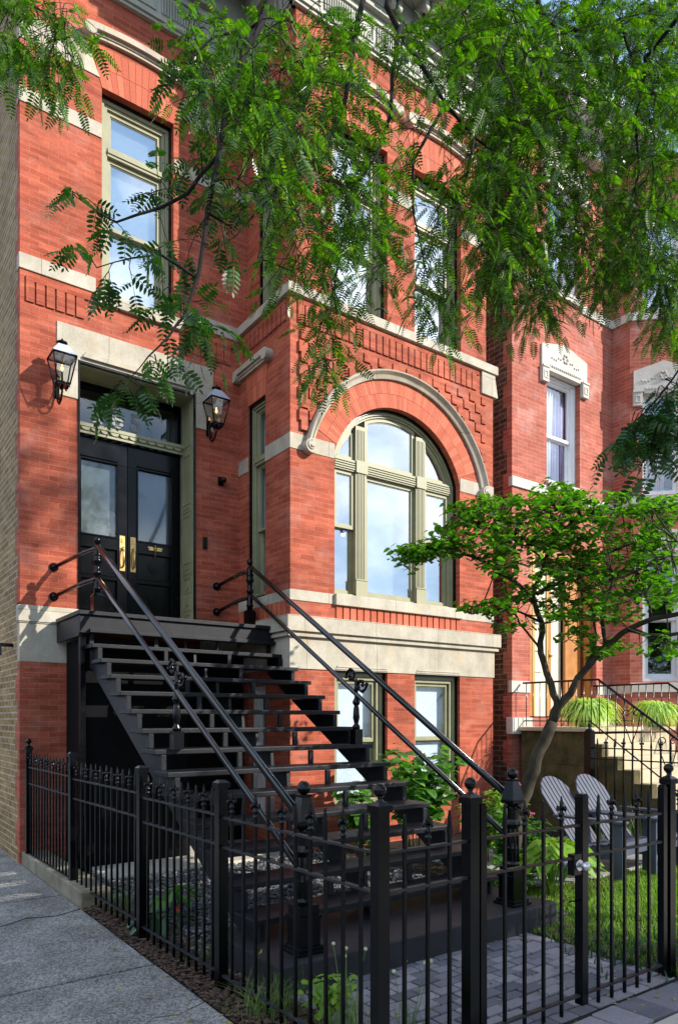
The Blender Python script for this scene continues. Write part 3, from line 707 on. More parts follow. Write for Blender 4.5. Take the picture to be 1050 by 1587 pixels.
# panelled jambs and soffit
mb.box(jx1,3.799,.02,yD+.05,2.735,5.66); mb.box(2.353,jx0,.02,yD+.05,2.735,5.66); mb.box(2.353,3.799,.02,yD+.05,5.661,5.70)
for za, zb in ((2.80,2.93),(2.97,3.16),(3.20,3.40),(3.44,3.52),(3.58,4.20),(4.24,4.30),(4.34,4.98),(5.08,5.60)):
    for x_, sg in ((jx1,-1),(jx0,1)):
        q = sorted((x_, x_+sg*.008))
        mb.box(q[0],q[1],.10,.118,za,zb); mb.box(q[0],q[1],.312,.33,za,zb); mb.box(q[0],q[1],.1185,.3115,zb-.018,zb); mb.box(q[0],q[1],.1185,.3115,za,za+.018)
mb.box(2.45,3.70,.10,.115,5.652,5.6605); mb.box(2.45,3.70,.32,.335,5.652,5.6605)
ent = mb.build('entrance_frame', M['sage'], H, .002)
mb = MB(fw); mb.tube([(jx1-.012,.215,3.10),(jx1+.004,.215,3.10)], .065, 18); mb.tube([(jx1-.012,.215,3.30),(jx1+.004,.215,3.30)], .065, 18); mb.build('rosette', M['sage'], ent)
mb = MB(fw); mb.ring([(2.353,2.70),(3.799,2.70),(3.799,5.70),(2.353,5.70)], [(2.37,2.72),(3.782,2.72),(3.782,5.675),(2.37,5.675)], -.02, .0195); mb.build('door_casing', M['black'], ent)
mb = MB(fw)   # transom bar with scalloped moulding
mb.box(jx0+.001,jx1-.001,yD-.06,yD+.06,5.06,5.15); mb.box(jx0+.001,jx1-.001,yD-.09,yD-.0605,5.10,5.145); mb.box(jx0+.001,jx1-.001,yD-.075,yD-.0605,5.02,5.05)
s = jx0+.05
while s < jx1-.05:
    mb.prism([(s+.055*math.cos(t), 5.097+.042*math.sin(t)) for t in np.linspace(PI,2*PI,9)], yD-.085, yD-.0607); s += .117
mb.build('transom_bar', M['sage'], ent, .003)
mb = MB(fw); o = rect(jx0+.001,jx1-.001,5.1505,5.66); i_ = [(jx0+.06,5.17),(jx1-.06,5.17),(jx1-.06,5.60),(jx0+.06,5.60)]; mb.ring(o, i_, yD-.02, yD+.06)
TR = mb.build('transom_window', M['door'], H, .003); g = MB(fw); g.prism(i_, yD+.02, yD+.026); g.build('pane', M['glass_dark'], TR)
# street number on the transom, in frosted seriffed numerals
def numerals(txt, x, z, hgt):
    cu = bpy.data.curves.new('num', 'FONT'); cu.body = txt; cu.size = hgt*1.38; cu.extrude = .0005; cu.offset = .006; cu.space_character = 1.5
    o = bpy.data.objects.new('num', cu); COL.objects.link(o); bpy.context.view_layer.update()
    me = bpy.data.meshes.new_from_object(o.evaluated_get(bpy.context.evaluated_depsgraph_get())); bpy.data.objects.remove(o)
    me.transform(Matrix.Translation((x, W+yD+.0175, z)) @ Matrix.Rotation(R(90), 4, 'X')); me.materials.clear(); me.materials.append(M['frost'])
    return me
for ch_, xc_ in (('1',2.70),('6',2.94),('5',3.17)): link('house_number', numerals(ch_, xc_-.065, 5.215, .23), TR)
mb = MB(fw); mb.box(2.655,2.765,yD+.0168,yD+.0185,5.210,5.230); mb.build('numeral_serif', M['frost'], TR)
dz0, dz1 = 2.736, 5.058; dm = (jx0+jx1)/2
def door_leaf(a, b, hs):
    mb = MB(fw); n = yD
    gz0, gz1 = 3.84, 4.74; st = .13
    mb.box(a, b, n+.03, n+.06, dz0, gz0-.001); mb.box(a, b, n, n+.06, gz1, dz1); mb.box(a, a+st, n, n+.06, gz0, gz1-.0005); mb.box(b-st, b, n, n+.06, gz0, gz1-.0005)
    mb.box(a, a+st, n, n+.0295, dz0, gz0-.0005); mb.box(b-st, b, n, n+.0295, dz0, gz0-.0005)
    for za, zb in ((dz0,2.93),(3.30,3.36),(3.68,gz0-.0005)): mb.box(a+st+.0005, b-st-.0005, n, n+.0295, za, zb)
    rg = lambda q, w, n0, n1: mb.ring(q, inset(q, w), n0, n1)
    rg(rect(a+st-.02,b-st+.02,gz0-.02,gz1+.02), .02, n-.014, n-.0005)
    for za, zb in ((2.93,3.30),(3.36,3.68)): rg(rect(a+st-.012,b-st+.012,za-.012,zb+.012), .014, n-.01, n-.0005); 
    mb.box(a+st-.01, b-st+.01, n-.02, n-.0145, gz1+.03, gz1+.055)
    c = (a+b)/2
    d = mb.build('front_door', M['door'], H, .003)
    for zc in (3.115,3.52):
        q = MB(fw); 
        for r_, dn in ((.075,.012),(.05,.02),(.022,.034)): q.prism([(c+r_*math.cos(t), zc+r_*math.sin(t)) for t in np.linspace(0,2*PI,24,endpoint=False)], n+.03-dn, n+.0295)
        q.build('boss', M['door'], d, .003)
    g = MB(fw); g.box(a+st+.0, b-st, n+.025, n+.03, gz0, gz1-.001); g.build('pane', M['glass_dark'], d)
    g = MB(fw); g.box(a+st+.01, b-st-.01, n+.075, n+.08, gz0-.05, gz1+.05); g.build('door_shade', M['blind'] if False else M['doorshade'], d)
    # brass pull plate
    q = MB(fw); hx = b-.065 if hs > 0 else a+.065
    q.box(hx-.034, hx+.034, n-.006, n-.0005, 3.43, 3.87)
    q.tube([(hx,n-.006,3.70),(hx,n-.045,3.69),(hx,n-.06,3.64),(hx,n-.062,3.56),(hx,n-.045,3.49),(hx,n-.006,3.475)], [.012,.012,.014,.016,.013,.012], 8)
    q.ball((hx, n-.03, 3.72), .013, 8); q.box(hx-.012,hx+.012,n-.014,n-.0065,3.78,3.83)
    q.build('door_pull', M['brass'], d, .002)
    return d
M['doorshade'] = rough_mat('door_shade_cloth', (.16,.17,.17), (.24,.25,.24), 1.2, 60, .9, .05, .001)
dl = door_leaf(jx0+.003, dm-.003, 1); dr = door_leaf(dm+.003, jx1-.003, -1)
# dragonfly knocker
q = MB(fw); cx, cz, nn = (dm+jx1)/2, 3.745, yD-.012
q.tube([(cx,nn-.008,cz-.085),(cx,nn-.01,cz),(cx,nn-.012,cz+.035)], [.004,.007,.011], 6); q.ball((cx,nn-.012,cz+.045), .012, 8)
for sg in (-1,1):
    for dz, ln in ((.02,.095),(-.004,.088)):
        q.prism([(cx, cz+dz),(cx+sg*ln*.5, cz+dz+.016),(cx+sg*ln, cz+dz+.010),(cx+sg*ln, cz+dz-.004),(cx+sg*ln*.5, cz+dz-.008)], nn-.008, nn)
q.build('dragonfly_knocker', M['brass'], dr)
# basement entrance below the landing
mb = MB(fw); mb.ring(rect(2.62,3.45,.0,2.0), inset(rect(2.62,3.45,.0,2.0), .05), .05, .12); mb.build('basement_door_frame', M['white'], H)
mb = MB(fw); mb.box(2.672,3.398,.09,.14,.03,1.95); mb.ring(rect(2.8,3.27,.2,.9), inset(rect(2.8,3.27,.2,.9), .02), .078, .0895); mb.ring(rect(2.8,3.27,1.0,1.8), inset(rect(2.8,3.27,1.0,1.8), .02), .078, .0895); bd = mb.build('basement_door', M['door'], H)

# ---- cornice
def cornice(f, s0, s1, e0=0, e1=0, br=True):
    mb = MB(f)
    for za, zb, n0 in ((10.06,10.10,.05),(10.101,10.135,.075),(10.136,10.165,.055),(10.166,10.19,.035)): mb.box(s0-n0*e0, s1+n0*e1, -n0, .05, za, zb)
    mb.box(s0-.02*e0, s1+.02*e1, -.02, .05, 10.191, 10.62)
    mb.box(s0-.05*e0, s1+.05*e1, -.05, .05, 10.50, 10.53)
    mb.box(s0-.09*e0, s1+.09*e1, -.09, .05, 10.621, 10.70)
    mb.box(s0-.5*e0, s1+.5*e1, -.50, .05, 10.95, 11.0); mb.box(s0-.56*e0, s1+.56*e1, -.56, .05, 11.001, 11.14); mb.box(s0-.62*e0, s1+.62*e1, -.62, .05, 11.141, 11.2)
    mb.box(s0-.1*e0, s1+.1*e1, -.10, .05, 10.7005, 10.9495)
    L_ = s1-s0; k = max(1, int(L_/.75)); w_ = L_/k
    for i in range(k):   # alternating plain panel and fluted panel in the frieze
        a = s0+i*w_
        rr_ = rect(a+.06, a+w_*.42, 10.23, 10.47); mb.ring(rr_, inset(rr_, .02), -.036, -.0205)
        mb.prism([(a+w_*.24+.02*math.cos(t), 10.35+.02*math.sin(t)) for t in np.linspace(0,2*PI,10,endpoint=False)], -.05, -.0205)
        s = a+w_*.48
        while s < a+w_*.97: mb.box(s, s+.018, -.042, -.0205, 10.23, 10.47); s += .036
    c_ = mb.build('cornice', M['sage_grey'], H, .004)
    if br:
        k = max(2, int(L_/.42))
        for i in range(k+1):
            a = s0+.06+(L_-.12)*i/k
            for da in (-.055, .055):
                q = MB(f)
                q.box(a+da-.032,a+da+.032,-.34,-.101,10.86,10.9495); q.box(a+da-.032,a+da+.032,-.2,-.101,10.74,10.859)
                q.tube([(a+da-.036,-.30,10.84),(a+da+.036,-.30,10.84)], .045, 12); q.tube([(a+da-.036,-.16,10.74),(a+da+.036,-.16,10.74)], .04, 12)
                q.build('bracket', M['sage_grey'], c_)
    return c_
cornice(fw, XL, XB2-.63, 1, 0); cornice(fu, XB2, XR2, 1, 1); cornice(fus, UB, W-.63, 0, 0)
mb = MB(); mb.box(XB2-.63,XB2-.003,W-.02,W+.05,10.191,10.62); mb.box(XB2-.63,XB2-.003,W-.06,W+.05,10.062,10.188); mb.box(XB2-.63,XB2-.003,W-.10,W+.05,10.622,10.949); mb.build('cornice', M['sage_grey'], H, .004)
mb = MB(); mb.box(XB2-.02,XB2+.05,W-.629,W-.021,10.191,10.62); mb.box(XB2-.06,XB2+.05,W-.629,W-.061,10.062,10.188); mb.box(XB2-.10,XB2+.05,W-.629,W-.101,10.622,10.949); mb.build('cornice', M['sage_grey'], H, .004)
mb = MB(); mb.box(XB2-.631,XB2-.0,W-.631,W+.04,10.952,11.198); mb.box(XB2-.12,XB2+.04,W-.9,W-.632,10.953,11.197); mb.build('cornice_soffit', M['sage_grey'], H)
# pipe at the basement
mb = MB(fw); mb.tube([(3.74,-.05,0),(3.74,-.05,2.2)], .022, 8); mb.build('gas_pipe', M['ochre'], H)
mb = MB(leftside(XL)); mb.box(8.72,8.76,-.12,-.002,2.40,2.44); mb.box(8.72,8.76,-.14,-.121,2.30,2.44); mb.build('wall_bracket', M['black'], H, .003)

# ================================================================== IRON STOOP
ST = thing('iron_stoop', 'black painted open riser stoop climbing to the double front door', 'stairs', (3.4, 3.6, 0))
SX0, SX1 = 2.20, 4.44
mb = MB(); mb.box(2.09,4.41,7.43,8.33,2.655,2.70); ld = mb.build('landing', M['tread'], ST, .006)
mb = MB(); mb.box(2.11,4.405,7.46,7.50,2.47,2.6545); mb.box(2.11,2.15,7.5005,8.36,2.44,2.6545); mb.box(2.20,4.43,7.42,7.4595,2.475,2.515); mb.build('fascia', M['tread'], ST, .005)
mb = MB(); mb.box(2.13,2.19,7.52,7.58,-.01,2.44); mb.build('post', M['black'], ST, .004)
mb = MB(); mb.box(2.2,3.35,7.60,7.64,-.01,2.44); mb.box(2.2,2.24,7.6405,8.3,-.01,2.44); mb.box(2.25,4.38,8.20,8.24,.035,2.44); mb.build('enclosure_and_shade_panel', M['flatblack'], ST, .004)  # rear sheet added as painted shade over the brick; the rest is enclosure
for k in range(1, 14):
    yf = 7.278-.2782*(k-1); zt = 2.35-.169*(k-1)
    q = MB(); q.box(SX0-.02, SX1+.015, yf, yf+.295, zt-.042, zt); q.build('tread', M['tread'], ST, .006)
    q = MB()
    for xx in (SX0+.03, 2.93, 3.68, SX1-.09):
        q.box(xx, xx+.045, yf+.255, yf+.285, zt+.0005, zt+.126)
    q.build('riser_bracket', M['tread'], ST, .003)
def stringer(x):
    q = MB(leftside(x)); pr = [(7.56,2.475)]
    for k in range(1, 14):
        yf = 7.278-.2782*(k-1)+.03; zt = 2.35-.169*(k-1)-.043; pr += [(yf+.262, zt+.001), (yf, zt)] if k > 1 else [(yf+.25, zt+.001), (yf, zt)]
    pr += [(3.97,.171),(4.25,.171),(7.56,2.13)]
    for (ya, za), (yb, zb) in zip(pr[1:-3:2], pr[2:-2:2]):
        pass
    q.prism(pr, 0, .03)
    y_ = [ ]
    return q.build('stringer', M['tread'], ST, .003)
for x in (SX0+.04, 3.29, SX1-.075): stringer(x)
for k in range(1, 14):   # cleats carrying each tread on the outer stringers
    pass
# newel posts
def newel_small(x, y, z, hgt):
    q = MB(); q.box(x-.055,x+.055,y-.055,y+.055,z,z+.20); 
    q.hexa([(x-.062,y-.062,z+.2005),(x+.062,y-.062,z+.2005),(x+.062,y+.062,z+.2005),(x-.062,y+.062,z+.2005),(x-.04,y-.04,z+.235),(x+.04,y-.04,z+.235),(x+.04,y+.04,z+.235),(x-.04,y+.04,z+.235)])
    k = hgt/.83
    pr = [(.036,.235),(.038,.27),(.045,.275),(.045,.29),(.034,.30),(.038,.36),(.030,.37),(.032,.43),(.044,.44),(.044,.47),(.030,.48),(.032,.55),(.046,.565),(.050,.585),(.046,.60),(.036,.61),(.044,.64),(.048,.655),(.036,.665),(.040,.70),(.034,.74),(.018,.75),(.016,.765),(.032,.775),(.038,.80),(.034,.825),(.018,.84),(.002,.845)]
    q.lathe((x,y,z), [(r_, h_*k if h_ > .24 else h_) for r_, h_ in pr], 12)
    for hh in (.37,.45,.6):
        for t in range(4):
            a = t*PI/2; q.ball((x+.04*math.cos(a), y+.04*math.sin(a), z+hh*k), .014, 6)
    return q
def newel_big(x, y, z):
    ox, oy = x, y; q = MB(lambda a, b, c: (ox+(a-ox)*.70, oy+(b-oy)*.70, c))
    q.box(x-.145,x+.145,y-.145,y+.145,z,z+.022); q.box(x-.125,x+.125,y-.125,y+.125,z+.0225,z+.045); q.box(x-.105,x+.105,y-.105,y+.105,z+.0455,z+.21); q.box(x-.118,x+.118,y-.118,y+.118,z+.2105,z+.23); q.box(x-.098,x+.098,y-.098,y+.098,z+.2305,z+.29)
    for sx, sy in ((-1,0),(1,0),(0,-1),(0,1)):
        pass
    q.lathe((x,y,z), [(.075,.29),(.08,.31),(.062,.33),(.066,.42),(.072,.43),(.066,.44),(.058,.47),(.06,.58),(.075,.60),(.09,.615),(.075,.63),(.062,.65),(.06,.74),(.078,.76),(.088,.775)], 8, False, PI/8)
    for t in range(8):
        a = t*PI/4+PI/8; q.ball((x+.075*math.cos(a), y+.075*math.sin(a), z+.615), .019, 6); q.tube([(x+.066*math.cos(a),y+.066*math.sin(a),z+.33),(x+.060*math.cos(a),y+.060*math.sin(a),z+.58)], .009, 5)
    q.box(x-.088,x+.088,y-.088,y+.088,z+.7755,z+.80)
    q.hexa([(x-.085,y-.085,z+.8005),(x+.085,y-.085,z+.8005),(x+.085,y+.085,z+.8005),(x-.085,y+.085,z+.8005),(x-.048,y-.048,z+.945),(x+.048,y-.048,z+.945),(x+.048,y+.048,z+.945),(x-.048,y+.048,z+.945)])
    q.box(x-.056,x+.056,y-.056,y+.056,z+.9455,z+.96)
    for t in range(4):
        a = t*PI/2; q.ball((x+.088*math.cos(a), y+.088*math.sin(a), z+.755), .020, 6); q.ball((x+.088*math.cos(a+.45), y+.088*math.sin(a+.45), z+.74), .014, 6); q.ball((x+.088*math.cos(a-.45), y+.088*math.sin(a-.45), z+.74), .014, 6)
    q.ball((x,y,z+1.0), .060, 16, .72); q.lathe((x,y,z+.99), [(.062,0),(.063,.006),(.062,.012)], 16)
    return q
def newel_scroll(x, y, z):
    q = MB(); q.box(x-.045,x+.045,y-.045,y+.045,z,z+.15)
    q.lathe((x,y,z), [(.036,.15),(.038,.18),(.022,.20),(.024,.22),(.034,.26),(.028,.36),(.020,.38),(.034,.40),(.040,.42),(.03,.44),(.02,.46),(.018,.52),(.026,.54),(.018,.57),(.02,.62),(.006,.66)], 10)
    for sg in (-1,1):   # leafy scrolls reaching up to the rail
        c0 = (y+sg*.085, z+.62+(.06 if sg > 0 else -.03))
        sp = [(x, c0[0]+(.082-.011*t)*math.cos(t*1.15+PI/2*(1-sg)), c0[1]+(.082-.011*t)*math.sin(t*1.15+PI/2*(1-sg))) for t in np.linspace(0,6,22)]
        q.tube(sp, .013, 6)
        for t in range(0,22,4): q.ball(sp[t], .021, 6)
    return q
newel_small(2.37,7.73,2.70,.83).build('newel_post', M['black'], ST)
newel_small(4.285,7.85,2.70,.86).build('newel_post', M['black'], ST)
newel_big(2.375,3.67,.17).build('newel_post', M['black'], ST, .002)
newel_big(4.28,3.67,.17).build('newel_post', M['black'], ST, .002)
newel_scroll(2.37,5.60,1.335).build('scroll_post', M['black'], ST)
newel_scroll(4.285,5.66,1.335).build('scroll_post', M['black'], ST)
for x, yt in ((2.37,7.73),(4.285,7.85)):
    q = MB(); zt = 3.44 if x < 3 else 3.47
    q.tube([(x,yt-.01,zt),(x,yt-.06,zt-.02),(x,3.76,1.02)], .028, 12); q.build('handrail', M['rail'], ST)
    q = MB(); q.tube([(x,yt-.01,zt-.35),(x,yt-.06,zt-.37),(x,3.76,.70)], .023, 12); q.build('handrail', M['rail'], ST)
for (x0, x1, y0) in ((2.37,2.085,7.73),(4.285,4.09,7.85)):
    for zz in (3.42, 3.09):
        zw = zz-.13
        q = MB(); q.tube([(x0,y0,zz),(x0-.02*(1 if x0 < 3 else .5),y0+.10,zz),(x0+(x1-x0)*.25,y0+.2,zz-.015),(x1,8.375,zw)], .024, 10); q.build('handrail', M['rail'], ST)
        q = MB(); q.tube([(x1,8.374,zw),(x1,8.388,zw)], .05, 16); q.ball((x1,8.37,zw), .032, 10); q.build('wall_flange', M['black'], ST)
cs = MB(); cs.box(2.1,4.60,3.50,4.35,-.05,.17); tag(cs.build('concrete_step', M['slab'], None, .012), 'black painted concrete step at the foot of the iron stairs', 'step')
cs = MB(); cs.box(2.25,4.40,7.0,8.38,-.08,.03); tag(cs.build('basement_threshold', M['concrete_l'], None, .01), 'pale concrete pad below the landing by the basement door', 'step')

# ================================================================== WALL LANTERNS AND SMALL FITTINGS
def lantern(x, label, zc):
    y = W-.24; LT = thing('wall_lantern', label, 'lantern', (x, W, zc), 'gas lanterns beside the front door')
    z0 = zc-.17; zt = zc+.12
    rb, rt = .068, .125
    q = MB()
    for sx, sy in ((-1,-1),(1,-1),(1,1),(-1,1)): q.tube([(x+sx*rb,y+sy*rb,z0),(x+sx*rt,y+sy*rt,zt)], .0085, 4)
    for r_, z_ in ((rb,z0),(rt,zt)):
        c = [(x-r_,y-r_,z_),(x+r_,y-r_,z_),(x+r_,y+r_,z_),(x-r_,y+r_,z_),(x-r_,y-r_,z_)]
        for a, b in zip(c, c[1:]): q.tube([a,b], .011, 4)
    q.hexa([(x-rb,y-rb,z0-.02),(x+rb,y-rb,z0-.02),(x+rb,y+rb,z0-.02),(x-rb,y+rb,z0-.02),(x-rb,y-rb,z0-.001),(x+rb,y-rb,z0-.001),(x+rb,y+rb,z0-.001),(x-rb,y+rb,z0-.001)])
    for sx in (-1,0,1):
        for sy in (-1,0,1):
            if sx or sy: q.ball((x+sx*rb*.85,y+sy*rb*.85,z0-.03), .012, 6)
    q.build('lantern_frame', M['black'], LT)
    q = MB(); rt2 = .05; zr = zt+.13
    q.hexa([(x-rt-.005,y-rt-.005,zt+.012),(x+rt+.005,y-rt-.005,zt+.012),(x+rt+.005,y+rt+.005,zt+.012),(x-rt-.005,y+rt+.005,zt+.012),(x-rt2,y-rt2,zr),(x+rt2,y-rt2,zr),(x+rt2,y+rt2,zr),(x-rt2,y+rt2,zr)])
    q.build('lantern_roof', M['roof_reflect_tint'], LT)
    q = MB(); q.lathe((x,y,zr), [(.045,.0),(.04,.02),(.058,.028),(.058,.04),(.02,.055),(.008,.06),(.012,.075),(.003,.085)], 12); q.build('lantern_cap', M['black'], LT)
    q = MB()
    for (a, b) in (((-1,-1),(1,-1)),((1,-1),(1,1)),((1,1),(-1,1)),((-1,1),(-1,-1))):
        q.quad((x+a[0]*rb,y+a[1]*rb,z0),(x+b[0]*rb,y+b[1]*rb,z0),(x+b[0]*rt,y+b[1]*rt,zt),(x+a[0]*rt,y+a[1]*rt,zt))
    q.build('lantern_glass', M['glass_clear'], LT)
    q = MB(); q.lathe((x,y,z0), [(.012,0),(.012,.13),(.02,.135),(.004,.145)], 8); q.build('burner', M['brass'], LT)
    q = MB(); q.lathe((x,y,z0+.146), [(.002,0),(.013,.018),(.011,.035),(.002,.07)], 8); q.build('flame', M['flame'], LT)
    q = MB(); q.tube([(x,W-.004,zc-.02),(x,W-.03,zc-.20),(x,W-.06,zc-.30),(x,W-.12,zc-.345),(x,W-.19,zc-.32),(x,y,zc-.25),(x,y,z0-.02)], .012, 8)
    q.tube([(x,W-.05,zc-.27),(x,W-.10,zc-.24),(x,W-.13,zc-.27),(x,W-.11,zc-.30),(x,W-.09,zc-.28)], .007, 6)
    q.box(x-.03,x+.03,W-.014,W-.001,zc-.24,zc+.02); q.build('scroll_bracket', M['black'], LT)
M['roof_reflect_tint'] = paint_mat('lantern_roof_reflect_tint', (.42,.48,.56), .25, .1, .05)  # pale blue base colour stands in for sky reflected in the roof
lantern(2.115, 'gas lantern on the sunlit wall left of the front door', 5.44)
lantern(3.975, 'gas lantern on the shaded wall right of the front door', 5.44)
q = MB(fw); q.box(4.11,4.19,-.015,-.001,4.60,4.71); q.tube([(4.15,-.015,4.66),(4.15,-.09,4.66)], .032, 12); q.ball((4.15,-.10,4.65), .036, 12)
tag(q.build('security_camera', M['black'], None, .003), 'small black camera on the brick right of the door', 'camera')
q = MB(fw); q.box(3.90,3.955,-.025,-.001,3.75,3.90); q.prism([(3.9275+.014*math.cos(t),3.79+.014*math.sin(t)) for t in np.linspace(0,2*PI,12,endpoint=False)], -.032, -.0255)
tag(q.build('doorbell', M['black'], None, .004), 'narrow black doorbell on the brick right of the door', 'doorbell')

# ================================================================== FRONT FENCES
RZ = (1.012, .838, .082)
def post_mb(sz=.036, h=1.19, ball=True):
    q = MB(); q.box(-sz,sz,-sz,sz,-.05,h); q.box(-sz-.01,sz+.01,-sz-.01,sz+.01,h+.0005,h+.03)
    q.hexa([(-sz-.008,-sz-.008,h+.0305),(sz+.008,-sz-.008,h+.0305),(sz+.008,sz+.008,h+.0305),(-sz-.008,sz+.008,h+.0305),(-.02,-.02,h+.046),(.02,-.02,h+.046),(.02,.02,h+.046),(-.02,.02,h+.046)])
    if ball: q.lathe((0,0,h+.04), [(.026,0),(.022,.006),(.012,.014),(.011,.022),(.018,.028)], 12); q.ball((0,0,h+.095), .030, 14)
    return q
def picket_plain():
    q = MB(); q.box(-.0076,.0076,-.0076,.0076,.0,1.06)
    q.hexa([(-.0105,-.0105,1.0605),(.0105,-.0105,1.0605),(.0105,.0105,1.0605),(-.0105,.0105,1.0605),(-.004,-.004,1.168),(.004,-.004,1.168),(.004,.004,1.168),(-.004,.004,1.168)]); return q
def picket_fleur():
    q = MB(); q.box(-.0076,.0076,-.0076,.0076,.0,1.045)
    q.lathe((0,0,1.045), [(.010,0),(.017,.006),(.017,.012),(.010,.018),(.012,.03),(.017,.036),(.015,.044),(.009,.05),(.011,.062)], 8)
    q.hexa([(-.006,-.004,1.108),(.006,-.004,1.108),(.006,.004,1.108),(-.006,.004,1.108),(-.012,-.005,1.135),(.012,-.005,1.135),(.012,.005,1.135),(-.012,.005,1.135)])
    q.hexa([(-.012,-.005,1.1355),(.012,-.005,1.1355),(.012,.005,1.1355),(-.012,.005,1.1355),(-.002,-.002,1.18),(.002,-.002,1.18),(.002,.002,1.18),(-.002,.002,1.18)])
    for ax in (0,1):
        for sg in (-1,1):
            p_ = [(0,1.098),(.014,1.118),(.026,1.122),(.028,1.108),(.022,1.100)]
            q.tube([((sg*a if ax == 0 else 0), (sg*a if ax else 0), z_) for a, z_ in p_], [.006,.007,.007,.005,.004], 5)
    return q
ME_PL = picket_plain().mesh('picket', M['black']); ME_FL = picket_fleur().mesh('picket', M['black'])
ME_PB = post_mb(.030,1.19,True).mesh('post', M['black']); ME_PF = post_mb(.030,1.185,False).mesh('post', M['black'])
def fence_run(parent, a, b, posts, spacing, start=0, zoff=0.0, rails=RZ, fl=0):
    """pickets and three flat rails between two posts"""
    A = Vector(a); Bv = Vector(b); d = (Bv-A); Ln = d.length; u = d/Ln
    q = MB()
    rm = []
    for rz in rails:
        q = MB(lambda s, n, z, A=A, u=u: (A.x+u.x*s-u.y*n, A.y+u.y*s+u.x*n, z))
        q.box(.030, Ln-.030, -.013, .013, rz-.006+zoff, rz+.006+zoff); q.build('rail', M['railtop'], parent)
    k = max(1, round(Ln/spacing)-1); ang_ = math.atan2(u.y, u.x)
    for i in range(k):
        p = A+u*(Ln*(i+1)/(k+1)); me = ME_FL if (i+fl) % 2 == 0 else ME_PL
        o = link('picket', me, parent, 0, (p.x, p.y, zoff)); o.rotation_euler = (random.uniform(-.004,.004), random.uniform(-.004,.004), ang_+random.uniform(-.04,.04))
def fpost(parent, x, y, me, z=0, rot=0):
    o = link('post', me, parent, 0, (x, y, z)); o.rotation_euler.z = rot
def fx(y): return 1.76+(8.2-y)/(8.2-2.40)*(1.945-1.76)
F1 = thing('iron_fence', 'black spear topped iron fence running back beside the side walk', 'fence', (1.945, 2.40, 0), 'black iron fences')
ps = [(fx(8.2)+.02,8.2,ME_PB,.06),(fx(6.62),6.62,ME_PF,.06),(fx(5.03),5.03,ME_PF,.02),(fx(3.83),3.83,ME_PF,0),(1.945,2.40,ME_PB,0)]
for x, y, me, z in ps: fpost(F1, x, y, me, z)
for (a, b, n_) in ((0,1,.108),(1,2,.118),(2,3,.112),(3,4,.127)):
    za = (ps[a][3]+ps[b][3])/2*.9
    fence_run(F1, (ps[a][0],ps[a][1]), (ps[b][0],ps[b][1]), None, n_, zoff=za)
F2 = thing('iron_fence', 'short black iron fence section between the corner post and the gate', 'fence', (2.485, 2.40, 0), 'black iron fences')
fpost(F2, 2.50, 2.40, ME_PB); fence_run(F2, (1.945,2.40), (2.50,2.40), None, .137, fl=1)
F3 = thing('iron_fence', 'black iron fence starting right of the gate at the ball topped end post', 'fence', (4.24, 2.40, 0), 'black iron fences')
fpost(F3, 4.245, 2.40, ME_PB); fence_run(F3, (4.245,2.40), (5.9,2.40), None, .13); fpost(F3, 5.9, 2.40, ME_PF)
GT = thing('iron_gate', 'black iron garden gate with a round steel knob on its centre bar', 'gate', (2.56, 2.40, 0))
def stile(x, h, w=.021):
    q = MB(); q.box(x-w,x+w,2.40-w,2.40+w,.03,h); q.box(x-w+.003,x+w-.003,2.40-w+.003,2.40+w-.003,h+.0005,h+.012); q.build('stile', M['black'], GT, .002)
stile(2.572,1.175); stile(3.365,1.17,.026); stile(4.175,1.175)
for (a, b, cnt, fl) in ((2.593,3.339,4,1),(3.391,4.154,5,1)):
    for rz in RZ:
        q = MB(); q.box(a,b,2.387,2.413,rz-.006,rz+.006); q.build('rail', M['rust'] if a < 3 and rz > .5 else M['railtop'], GT)
    for i in range(cnt):
        x = a+(b-a)*(i+1)/(cnt+1); link('picket', ME_FL if (i+fl) % 2 == 0 else ME_PL, GT, 0, (x, 2.40, 0))
q = MB(); q.box(3.27,3.345,2.378,2.422,.745,.86); q.build('lock_box', M['black'], GT, .003)
q = MB()
for sg in (-1,1):
    P0 = Vector((3.31,2.40,.80)); q.tube([(P0.x,P0.y+sg*.022,P0.z),(P0.x,P0.y+sg*.03,P0.z)], .030, 16)
    pts = [(P0.x, P0.y+sg*t, P0.z) for t in (.03,.045,.052,.062,.075,.083,.086)]
    q.tube(pts, [.012,.012,.022,.028,.027,.018,.004], 16)
q.build('knob', M['steel'], GT)
q = MB(); q.tube([(3.34,2.40,.60),(3.26,2.40,.605),(3.255,2.40,.60)], .005, 6); q.build('latch_rod', M['black'], GT)
# low curb wall under the rear of the side fence
q = MB(); q.box(1.742,2.0,6.12,8.37,-.05,.135); tag(q.build('curb_wall', M['curb'], None, .014), 'low mossy concrete curb under the far end of the side fence', 'curb')

